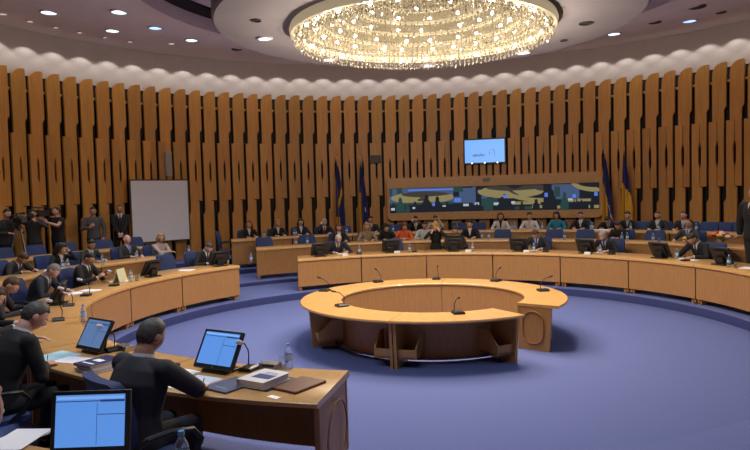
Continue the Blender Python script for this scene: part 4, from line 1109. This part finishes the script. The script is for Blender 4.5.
VB, VY, VK, VG, VL, VW_, VD = E_('blue', (.12,.20,.40), .36), E_('yellow', (.50,.42,.19), .40), E_('black', (.010,.014,.022), .7), E_('green', (.03,.085,.085), .5), E_('laptop', (.14,.25,.9), .6), E_('white', (.55,.62,.75), .6), E_('brown', (.045,.038,.035), .8)
VM = [VB, VY, VK, VG, VL, VW_, VD]
sa0, sa1 = va0+e, va1-e
bounds = [388, 453.5, 473, 544, 602]
def ua(u): return wang(wat(u, 200, .25))
def picture(i):
    """a piece of the hall as the video wall shows it; x over the piece 0..1, y 0..1"""
    u0, u1 = bounds[i], bounds[i+1]; a0, a1 = max(ua(u0), sa0), min(ua(u1), sa1)
    zb, zt = vz0+.27, sz1
    m = MB()
    def P(x, y, k): x = min(max(x, 0), 1); y = min(max(y, 0), 1); return wp(a0+(a1-a0)*x, WR-.335-.0012*k, zb+(zt-zb)*y)
    lay = [1]
    def rect(x0, y0, x1, y1, mi):
        lay[0] += 1; n = 6
        m.sheet([[P(x0+(x1-x0)*j/n, y0, lay[0]) for j in range(n+1)], [P(x0+(x1-x0)*j/n, y1, lay[0]) for j in range(n+1)]], mi)
    def blob(cx, cy, rx, ry, mi, t0=0, t1=2*pi):
        lay[0] += 1; n = 18
        vs = [P(cx, cy, lay[0])]+[P(cx+rx*cos(t0+(t1-t0)*j/n), cy+ry*sin(t0+(t1-t0)*j/n), lay[0]) for j in range(n+1)]
        m.add(vs, [(0, j+1, j+2) for j in range(n)], mi)
    def ringp(cx, cy, rx, ry, w, mi, t0=0, t1=2*pi):
        lay[0] += 1; n = 28
        m.sheet([[P(cx+(rx-w*.5*k)*cos(t0+(t1-t0)*j/n), cy+(ry-w*k)*sin(t0+(t1-t0)*j/n), lay[0]) for j in range(n+1)] for k in (0, 1)], mi)
    def person_(x, y, s, mi=2): blob(x, y, .085*s, .42*s, mi, 0, pi); rect(x-.085*s, 0, x+.085*s, y, mi); blob(x, y+.46*s, .036*s, .16*s, mi)
    rect(0, 0, 1, 1, 0)
    if i == 0:
        rect(0, .70, .22, 1, 3); rect(.3, .88, 1, .95, 4); blob(.52, .60, .50, .25, 1); blob(.54, .66, .43, .20, 6); rect(.2, .9, 1, 1, 0); rect(.3, .9, 1, .95, 4)
        rect(0, 0, 1, .34, 2); rect(.0, .30, 1, .40, 3); rect(.62, .56, .72, .62, 2); rect(.8, .58, .9, .66, 3)
        for x, s, mi in ((.17, .8, 3), (.58, .95, 2), (.75, .8, 2), (.40, .5, 2), (.9, .45, 2), (.06, .45, 2), (.28, .4, 3)): person_(x, .14, s, mi)
        rect(.67, .24, .71, .38, 4); rect(.36, .14, .40, .22, 5); rect(.02, .10, .08, .2, 5); rect(.83, .2, .88, .26, 5)
    elif i == 1:
        rect(0, .60, 1, 1, 2); rect(.3, .40, 1, .95, 0); rect(0, 0, 1, .34, 2); rect(.05, .38, .4, .54, 4); rect(.5, .2, .8, .30, 5); person_(.8, .0, .5); rect(0, .80, .5, 1, 3)
    elif i == 2:
        rect(0, 0, 1, 1, 2); rect(0, .25, .34, 1, 0); blob(.55, .78, .48, .30, 1, pi*.75, pi*2.06); blob(.60, .86, .46, .28, 6); rect(.05, .86, .9, 1, 2)
        rect(.0, .0, 1, .16, 2); rect(.12, .18, .36, .50, 3); ringp(1.0, 1.0, .62, .70, .16, 1, pi*1.12, pi*1.5)
        rect(.56, .22, .96, .34, 1); rect(.60, .02, .84, .14, 3); rect(.84, .06, .98, .18, 1); rect(.30, .22, .38, .32, 5); rect(.03, .24, .09, .34, 5); rect(.44, .50, .50, .62, 4); rect(.55, .26, .60, .36, 5)
        for x, s, mi in ((.22, .8, 3), (.42, .8, 2), (.50, .6, 2), (.70, .45, 2), (.90, .6, 2), (.06, .4, 2)): person_(x, .06, s, mi)
    else:
        rect(0, 0, 1, 1, 2); rect(.15, .40, .64, .98, 0); rect(.2, .5, .3, .9, 3); ringp(.95, 1.08, .46, .42, .17, 1, pi, pi*1.5); rect(.86, .66, 1, .80, 1); 
        rect(.36, .28, .58, .38, 1); rect(.60, .30, .84, .40, 1); rect(.06, .03, .30, .15, 1); rect(.80, .03, .98, .15, 1); rect(.52, .44, .58, .58, 4); rect(.90, .50, .96, .64, 4); rect(.02, .5, .08, .66, 4); rect(.44, .34, .52, .42, 5)
        for x, s, mi in ((.16, 1.0, 2), (.38, .85, 3), (.86, .4, 2), (.68, .35, 2), (.05, .5, 2), (.55, .3, 2)): person_(x, .16, s, mi)
    vobj(m, 'display_panel', VM, VW, smooth=0)
for i in range(4): picture(i)
p = wat(486.5, 179.5, .4); m = MB(); m.box((0, 0, 0), (.26, .12, .12)); m.lathe([(.04, 0), (.04, .05)], 14, 0, Matrix.Translation((0, -.05, 0)) @ Matrix.Rotation(pi/2, 4, 'X'))
o = tag(m.obj('ceiling_camera', mat('grey camera case', (.25,.24,.23), .5), bevel=.01), 'small grey camera box on top of the video wall frame', 'camera'); o.name = 'surveillance_camera'; o.location = p; o.rotation_euler = (0, 0, -rad(wang(p)))
# blue wall monitor
a0 = wat(463, 139, .42); a1 = wat(505.5, 137.5, .42); b0 = wat(464, 165, .42); b1 = wat(506, 162.5, .42)
c = (a0+a1+b0+b1)/4; w = (a1-a0).xy.length; h = ((a0.z-b0.z)+(a1.z-b1.z))/2
TV = thing('wall_monitor', 'flat blue-lit television hanging on the slatted wall above the video wall', 'television', c, -rad(wang(c)))
m = MB(); m.box((0, .05, 0), (w, .06, h)); m.obj('bezel', BLK, TV, bevel=.008)
SCR2 = mat('television blue', (.05,.1,.2), .3, emit=(.14,.40,.95), estr=.85); SCR3 = mat('television grey print', (.05,.08,.12), .3, emit=(.07,.18,.42), estr=.8)
m = MB(); m.box((0, .018, .0), (w-.09, .006, h-.09)); m.box((-.08-.12, .0142, -.14), (.40, .001, .045), 1, rz=0)
for x0, z0, ww, hh in ((-.33, -.135, .09, .09), (-.22, -.13, .05, .08), (-.14, -.12, .05, .09), (-.06, -.13, .05, .07), (.30, -.06, .02, .20), (.24, .03, .14, .02), (.14, -.07, .02, .12)): m.box((x0+.02, .0136, z0), (ww, .001, hh), 1)
m.obj('screen', [SCR2, SCR3], TV)
for x in (-.42, 0, .42): m = MB(); m.ball((x*w/1.4, .012, -h/2+.03), .028, 10, 6); m.obj('status_lamp', mat('white lamp', (.8,.8,.8), .4, emit=(1,1,1), estr=1.2), TV)
m = MB(); m.box((0, .14, 0), (.4, .14, .3)); m.obj('wall_bracket', DGREY, TV)
# projection screen
s0, s1, t0, t1 = wat(131, 180, .45), wat(189, 180, .45), wat(131, 242, .45), wat(189, 241, .45)
c = (s0+s1+t0+t1)/4; w = (s1-s0).xy.length; h = ((s0.z-t0.z)+(s1.z-t1.z))/2; rz = math.atan2((s1-s0).y, (s1-s0).x)
PS = thing('projection_screen', 'large pale grey projection screen standing at the slatted wall', 'screen', (c.x, c.y, T3), rz)
cz = c.z-T3
m = MB(); m.box((0, 0, cz), (w-.04, .01, h-.04)); m.obj('screen_cloth', mat('projection cloth', (.80,.80,.86), .8), PS)
m = MB()
for s in (-1, 1): m.box((s*(w/2), 0, cz), (.035, .035, h+.03)); m.box((0, 0, cz+s*h/2), (w+.035, .035, .035))
m.obj('frame', mat('dark screen frame', (.05,.035,.03), .5), PS)
for s in (-1, 1): m = MB(); m.box((s*(w/2-.1), 0, (cz-h/2)/2), (.04, .04, cz-h/2)); m.box((s*(w/2-.1), 0, .015), (.05, .5, .03)); m.obj('leg', BLK, PS)
# wall speakers
def wall_box(u, v, w, h, d, name, lab, cat, mt, grille):
    p = wat(u, v, .17+d/2); t = thing(name, lab, cat, p, -rad(wang(p)))
    m = MB(); m.box((0, 0, 0), (w, d, h)); m.obj('cabinet', mt, t, bevel=.012)
    m = MB(); m.box((0, -d/2-.004, 0), (w*.8, .008, h*.92)); m.obj('grille', grille, t)
    m = MB(); m.box((0, d/2+.03, 0), (w*.4, .08, h*.3)); m.obj('wall_bracket', DGREY, t)
wall_box(168.5, 164, .17, .74, .14, 'wall_speaker', 'tall pale column loudspeaker on the slats above the projection screen', 'speaker', mat('pale speaker case', (.42,.38,.34), .5), mat('pale grille', (.36,.32,.29), .7))
wall_box(375, 159.3, .38, .26, .2, 'wall_speaker', 'small black loudspeaker box on the slats left of the wall television', 'speaker', BLK, DGREY)
# flags
FB = noisy('flag blue', (.022,.034,.19), (.016,.025,.14), (1,1,1), 5, .7); FY = noisy('flag yellow', (.85,.48,.04), (.75,.40,.03), (1,1,1), 5, .7); FS = mat('flag star', (.7,.6,.4), .6)
def flag(u, vt, lab, kind, off=.5):
    p = wat(u, vt, off); a = wang(p); base = Vector((p.x, p.y, T3)); H_ = p.z-T3
    t = thing('flag_stand', lab, 'flag', base, -rad(a), 'flags by the video wall')
    m = MB(); m.lathe([(.20, 0), (.20, .03), (.06, .05), (.03, .09)], 20); m.obj('stand_base', GOLD, t)
    m = MB(); m.tube([(0, 0, .05), (0, 0, H_-.12)], .016, 10); m.obj('pole', mat('flag pole wood', (.25,.12,.04), .4), t)
    m = MB(); m.lathe([(.018, H_-.14), (.03, H_-.12), (.014, H_-.10), (.032, H_-.06), (.028, H_-.03), (.002, H_)], 12); m.obj('finial', GOLD, t)
    m = MB(); grid = []; nz, nx = 30, 26
    top, bot = H_-.22, .62
    for i in range(nz+1):
        f = i/nz; z = top-(top-bot)*f; row = []
        wd = .06+.26*min(1, f*1.5)**.8
        for j in range(nx+1):
            g = j/nx
            x = (g-.25)*wd; y = -.03-.045*min(1, .3+f)*sin(g*15+f*2.2)-.02*sin(g*6-f*3)
            row.append((x, y, z-.12*g*(1-f)))
        grid.append(row)
    m.sheet(grid); me = m.mesh('cloth', [FB, FY, FS], 60)
    cols = []
    for q in me.polygons:
        i, j = divmod(q.index, nx); f = (i+.5)/nz; g = (j+.5)/nx
        if kind == 'tri': mi = 1 if f > .34+.35*g and g < .55 else 0; mi = 2 if (abs(f-.60-.5*(g-.5)) < .02 and g > .5) else mi
        elif kind == 'half': mi = 1 if f > .42+.15*(g-.5) else 0
        elif kind == 'strip': mi = 1 if g < .30 and f > .40 else (2 if int(f*15) % 3 == 0 and .62 < g < .72 and f > .45 else 0)
        else: mi = 1 if abs(f-.66+.35*g) < .05 and g > .2 else (1 if f > .72 and g < .4 else 0)
        cols.append(mi)
    me.polygons.foreach_set('material_index', cols)
    for q in me.polygons: pass
    o = link('cloth', me, t); s_ = o.modifiers.new('thickness', 'SOLIDIFY'); s_.thickness = .004
flag(336.5, 157, 'dark blue flag with yellow emblem on a pole, leftmost by the video wall', 'emblem')
flag(360, 157, 'dark blue flag with yellow side strip, second from the left beside the video wall', 'strip')
flag(604.5, 149, 'blue and yellow flag on a pole at the right end of the video wall', 'tri')
flag(624, 147, 'flag with blue upper and yellow lower half, rightmost of the four', 'half')
# bouquet on the middle desk
bp0 = pol(theta(at_r(721, 247, 7.5)), 7.45, DZ[2]); bp1 = pol(theta(at_r(692, 248, 7.5)), 7.4, DZ[2])
LEAF = noisy('leaf green', (.035,.09,.02), (.02,.05,.012), (1,1,1), 20, .5)
def bouquet(p, label, n, cols, spread, hgt):
    t = thing('flower_bouquet', label, 'flowers', p)
    m = MB(); m.lathe([(.05, 0), (.065, .02), (.07, .10), (.06, .13), (.05, .12)], 16); m.obj('bowl', mat('bouquet bowl', (.3,.2,.1), .5), t)
    rnd = random.Random(n); m = MB(); heads = []
    for i in range(n*3):
        a = rnd.uniform(0, 2*pi); r = spread*rnd.uniform(.3, 1.15); z = hgt*rnd.uniform(.25, .9); d = Vector((cos(a), sin(a), rnd.uniform(-.3, .6))).normalized(); c = Vector((r*cos(a), r*sin(a), z)); s = d.cross(Vector((0,0,1))).normalized()
        m.tube([(0, 0, .08), c*.6+Vector((0,0,z*.3)), c], .003, 5)
        m.add([c-d*.02, c+s*.025+d*.03, c+d*.09, c-s*.025+d*.03], [(0, 1, 2, 3)])
    m.obj('foliage', LEAF, t, kind='stuff')
    for i in range(n):
        a = 2.4*i; r = spread*math.sqrt((i+.3)/n); c = Vector((r*cos(a), r*sin(a), hgt*(1.05-.35*(r/spread)**2)))
        f = MB()
        for ring_, (k, rr, up_) in enumerate(((7, .045, .0), (6, .032, .02), (4, .018, .03))):
            for q in range(k):
                b = 2*pi*q/k+ring_*.5; f.ball(c+Vector((rr*cos(b), rr*sin(b), up_)), (.022, .022, .014), 7, 5)
        f.obj('blossom', cols[i % len(cols)], t)
bouquet(bp0, 'bouquet of orange, red and white flowers on the middle desk, right of the smiling man', 11, [mat('orange petals', (.75,.22,.05), .6), mat('red petals', (.60,.03,.03), .6), mat('white petals', (.75,.68,.6), .6), mat('yellow petals', (.75,.5,.1), .6)], .19, .26)
bouquet(bp1, 'low green bouquet with few pale flowers on the middle row desk before the smiling man', 4, [mat('yellow petals', (.75,.5,.1), .6)], .16, .12)

# ------------------------------------------------------------------ microphones on the ring table
for i, (u, v, l, rz) in enumerate(((345, 306, 'near left part', .5), (320, 291, 'left end of the ring', 1.0), (367, 279.5, 'back left part of the ring', .3), (437, 277.5, 'middle of the back of the ring', 0), (508, 278.5, 'back right part of the ring', -.3), (543, 291, 'right end of the ring', -1), (453, 310, 'near segment, beside the opening', .1))):
    p = at_z(u, v, RT_H); r = math.hypot(p.x, p.y-.06); c = Vector((p.x, p.y-.06, 0)); c *= min(max(r, 1.62), 1.98)/r
    q = mic((c.x, c.y+.06, RT_H), theta(c), f'black microphone on the low round table, {l}'); q['group'] = 'microphones on the round table'; q.scale = (1.25, 1.25, 1.15)

# ------------------------------------------------------------------ chandelier
CREAM = mat('lit cream glass', (.42,.38,.28), .35, emit=(1.0,.80,.48), estr=.22); CREAM2 = mat('lit amber glass', (.20,.17,.11), .3, emit=(1.0,.78,.46), estr=.10)
BULB = mat('glowing bulb', (1,.9,.7), .3, emit=(1.0,.90,.70), estr=8)
CRYS = mat('crystal', (.20,.175,.13), .15, 0, emit=(1.0,.78,.46), estr=.05, spec=.9, coat=1)
CL = thing('chandelier', 'huge round tiered crystal chandelier with glowing bulbs on the ceiling', 'chandelier', (-.06, 0, 5.0)); CL.scale = (.965, .965, 1)
def cm(m, nm, mt, **k): return m.obj(nm, mt, CL, **k)
m = MB(); m.lathe([(2.10, .03), (2.15, .0), (2.17, -.06), (2.15, -.14), (2.11, -.15), (2.09, -.05)], 96, close=False); cm(m, 'outer_band', CREAM)
m = MB(); m.lathe([(2.12, .0), (1.86, .02), (1.84, .10), (1.62, .12), (1.60, .22), (1.34, .24), (1.32, .34), (1.04, .36), (1.02, .46), (.72, .48), (.70, .56), (.02, .60)], 96, close=False); cm(m, 'stepped_canopy', CREAM2, smooth=20)
tiers = [(1.88, .0), (1.63, .10), (1.35, .22), (1.05, .34), (.73, .46)]
for r, z in tiers:
    m = MB(); m.lathe([(r-.012, z-.04), (r+.02, z-.045), (r+.026, z-.005), (r+.02, z+.03), (r-.012, z+.03)], 96, close=False); cm(m, 'tier_ring', CREAM)
rnd = random.Random(3)
m = MB(); ico = [(0,0,1.3),(1,0,0),(0,1,0),(-1,0,0),(0,-1,0),(0,0,-1.6)]; icf = [(0,1,2),(0,2,3),(0,3,4),(0,4,1),(5,2,1),(5,3,2),(5,4,3),(5,1,4)]
def crystal(x, y, z, s):
    a = rnd.uniform(0, 6); m.add([(x+s*(p[0]*cos(a)-p[1]*sin(a)), y+s*(p[0]*sin(a)+p[1]*cos(a)), z+s*p[2]) for p in ico], icf)
for r, z, n, rows in ((2.08, -.13, 150, 3), (1.98, -.17, 140, 3), (1.86, -.06, 130, 3), (1.74, -.02, 110, 2), (1.62, .04, 110, 3), (1.48, .08, 90, 2), (1.34, .16, 90, 3), (1.2, .2, 74, 2), (1.04, .28, 70, 3), (.88, .32, 52, 2), (.72, .40, 48, 3), (.5, .44, 34, 2), (.3, .44, 20, 3), (.1, .40, 7, 3)):
    for k in range(n):
        a = 2*pi*k/n
        for q in range(rows): rr = r+rnd.uniform(-.03, .03); crystal(rr*cos(a), rr*sin(a), z-q*.055+rnd.uniform(-.012, .012), rnd.uniform(.014, .023))
cm(m, 'crystal_pendants', CRYS, smooth=0, kind='stuff')
bm_ = MB(); bm_.ball((0, 0, 0), .032, 12, 8); bulb_me = bm_.mesh('bulb', BULB)
nb = 0
for r, z, n in ((1.98, -.12, 27), (1.76, .02, 23), (1.50, .12, 19), (1.22, .24, 14), (.90, .36, 10), (.5, .42, 5)):
    for k in range(n):
        a = 2*pi*(k+.4*rnd.random())/n; o = link('bulb', bulb_me, CL); o.location = (r*cos(a), r*sin(a), z); nb += 1

# ------------------------------------------------------------------ ceiling fittings
LAMPG = mat('downlight glow', (1,1,1), .3, emit=(.70,.86,1.0), estr=2.2); LAMPB = mat('downlight blue glow', (1,1,1), .3, emit=(.28,.50,1.0), estr=1.5); LAMPW = mat('small lamp glow', (1,1,1), .3, emit=(1,.9,.78), estr=.5)
VENT = mat('dark vent', (.03,.025,.025), .6); TRIMM = mat('lamp trim', (.45,.42,.42), .5)
def on_ceiling(u, v):
    p = at_z(u, v, 5.0)
    if math.hypot(p.x, p.y) < 3.2: return p
    p = at_z(u, v, 6.3)
    for _ in range(30): p = at_z(u, v, zceil(math.hypot(p.x, p.y)))
    return p
SPOTS = []
def downlight(u, v, r, glow, label, power=0):
    p = on_ceiling(u, v); t = thing('ceiling_downlight', label, 'light', p, 0, 'ceiling downlights')
    m = MB(); m.lathe([(r, .03), (r*1.2, .0), (r*1.2, -.02), (r, -.025), (r*.95, .0)], 24, close=False); m.obj('trim_ring', TRIMM, t)
    m = MB(); m.lathe([(.002, -.012), (r, -.010)], 24, close=False); m.obj('lens', glow, t)
    if power: SPOTS.append((p-Vector((0, 0, .06)), power))
for i, (u, v, r, g, pw) in enumerate(((49, 12, .15, LAMPG, 1), (119.5, 11.5, .14, LAMPG, 1), (112.5, 30.3, .14, LAMPG, 1), (155.5, 27.5, .13, LAMPB, 1), (191.5, 39.7, .13, LAMPG, 1), (265, 38, .11, LAMPG, 1), (330, 59, .13, LAMPG, 1), (429, 65, .14, LAMPB, 1), (523, 52, .13, LAMPG, 1), (614, 33.5, .14, LAMPG, 1), (689.5, 20.7, .15, LAMPB, 1), (733, 39, .08, LAMPG, 1), (705.5, 44.3, .08, LAMPW, 0), (3, 13.5, .08, LAMPW, 0), (30, 21, .07, LAMPW, 0), (56, 27, .06, LAMPW, 0), (80, 32, .06, LAMPW, 0), (105, 37, .06, LAMPW, 0), (130, 41.3, .07, LAMPW, 0), (171.5, 43.2, .08, LAMPW, 0))):
    nm = 'blue' if g is LAMPB else 'white'
    downlight(u, v, r, g, f'{"small dim" if g is LAMPW else "round " + nm} ceiling downlight, {ORD[i] if i < 10 else "number " + str(i+1)} counted from the left edge of the outer ceiling' if False else f'{"small dim" if g is LAMPW else "round " + nm} ceiling downlight ' + ['nearest the upper left corner', 'left of the dark ceiling slot', 'fourth along the left ceiling, below the slot', 'with blue gleam below the dark slot', 'at the far left beyond the slot end', 'on the lowered round field left of the chandelier', 'just left below the chandelier rim', 'with blue gleam below the chandelier centre', 'just right below the chandelier rim', 'right of the chandelier on the outer ceiling', 'with blue gleam above the right slats', 'nearest the right corner of the ceiling', 'left of the right corner lamp', 'touching the left picture edge', 'second from the left in the small lamp row', 'third from the left in the small lamp row', 'fourth from the left in the small lamp row', 'fifth from the left in the small lamp row', 'sixth from the left in the small lamp row', 'last on the right in the small lamp row'][i], pw)
for i, (u, v, r) in enumerate(((237, 49, .12), (256, 20, .07), (586, 23, .10), (564, 40, .06), (655, 22, .12), (697, 6.5, .15), (721, 12, .10))):
    p = on_ceiling(u, v); t = thing('ceiling_vent', ['dark round ceiling vent left of the chandelier near the outer edge', 'faint round vent on the lowered field left of the chandelier', 'dark round vent just right of the chandelier', 'faint round vent below right of the chandelier', 'dark round vent right of the lowered field', 'large dark vent near the top right', 'faint small vent near the top right corner'][i], 'vent', p, 0, 'round ceiling vents')
    m = MB(); m.lathe([(r, .02), (r*1.12, 0), (r*1.12, -.015), (r, -.02)], 24, close=False); m.obj('trim_ring', VENT, t)
    m = MB(); m.lathe([(.002, .0), (r, -.004)], 24, close=False); m.obj('grille', VENT, t)
FUSE.run()
# ------------------------------------------------------------------ light
def lamp(kind, name, loc, power, col, size=.1, **k):
    d = bpy.data.lights.new(name, kind); d.energy = power; d.color = col
    if kind != 'AREA': d.shadow_soft_size = size
    for a, v in k.items(): setattr(d, a, v)
    o = bpy.data.objects.new(name, d); COL.objects.link(o); o.location = loc; return o
WARM = (1, .84, .64); COOL = (.80, .88, 1.0)
for k in range(8):
    a = 2*pi*k/8; lamp('SPOT', 'chandelier_light', (1.3*cos(a), 1.3*sin(a), 4.70), L_CH*4, WARM, .05, spot_size=rad(144), spot_blend=.75)
for k in range(10):
    a = 2*pi*(k+.5)/10; lamp('POINT', 'chandelier_light', (1.7*cos(a), 1.7*sin(a), 4.3), L_UP, WARM, .03)
for p, pw in SPOTS: lamp('SPOT', 'downlight_light', p, L_DN, COOL, .08, spot_size=rad(100), spot_blend=.7)
for th in (-170, -150, -125, -100, 125, 150, 100):    # downlights behind and beside the camera
    for r in (6.2,): lamp('SPOT', 'downlight_light', pol(th, r, zceil(r)-.05), L_DN*(2.6 if th < -120 else 1), COOL, .08, spot_size=rad(110), spot_blend=.7)
for k in range(12):
    th = -90+k*180/11+7; lamp('SPOT', 'downlight_light', pol(th, 7.4, zceil(7.4)-.05), L_DN*.8, (1,.92,.82), .08, spot_size=rad(105), spot_blend=.7)
NWL = 46                                   # wall washers that draw the scallops
for k in range(NWL):
    a = -92+184*(k+.5)/NWL
    p = wp(a, WR-.27, 6.66); o = lamp('SPOT', 'wall_washer', p, L_WW, (1, .93, .86), .02, spot_size=rad(108), spot_blend=.3)
wd = bpy.data.worlds.new('world'); sc.world = wd; wd.use_nodes = True
bg = wd.node_tree.nodes['Background']; bg.inputs['Color'].default_value = (.55, .55, .65, 1); bg.inputs['Strength'].default_value = L_WORLD
sc.view_settings.view_transform = 'Standard'; sc.view_settings.look = 'None'; sc.view_settings.exposure = EXPO; sc.view_settings.gamma = 1
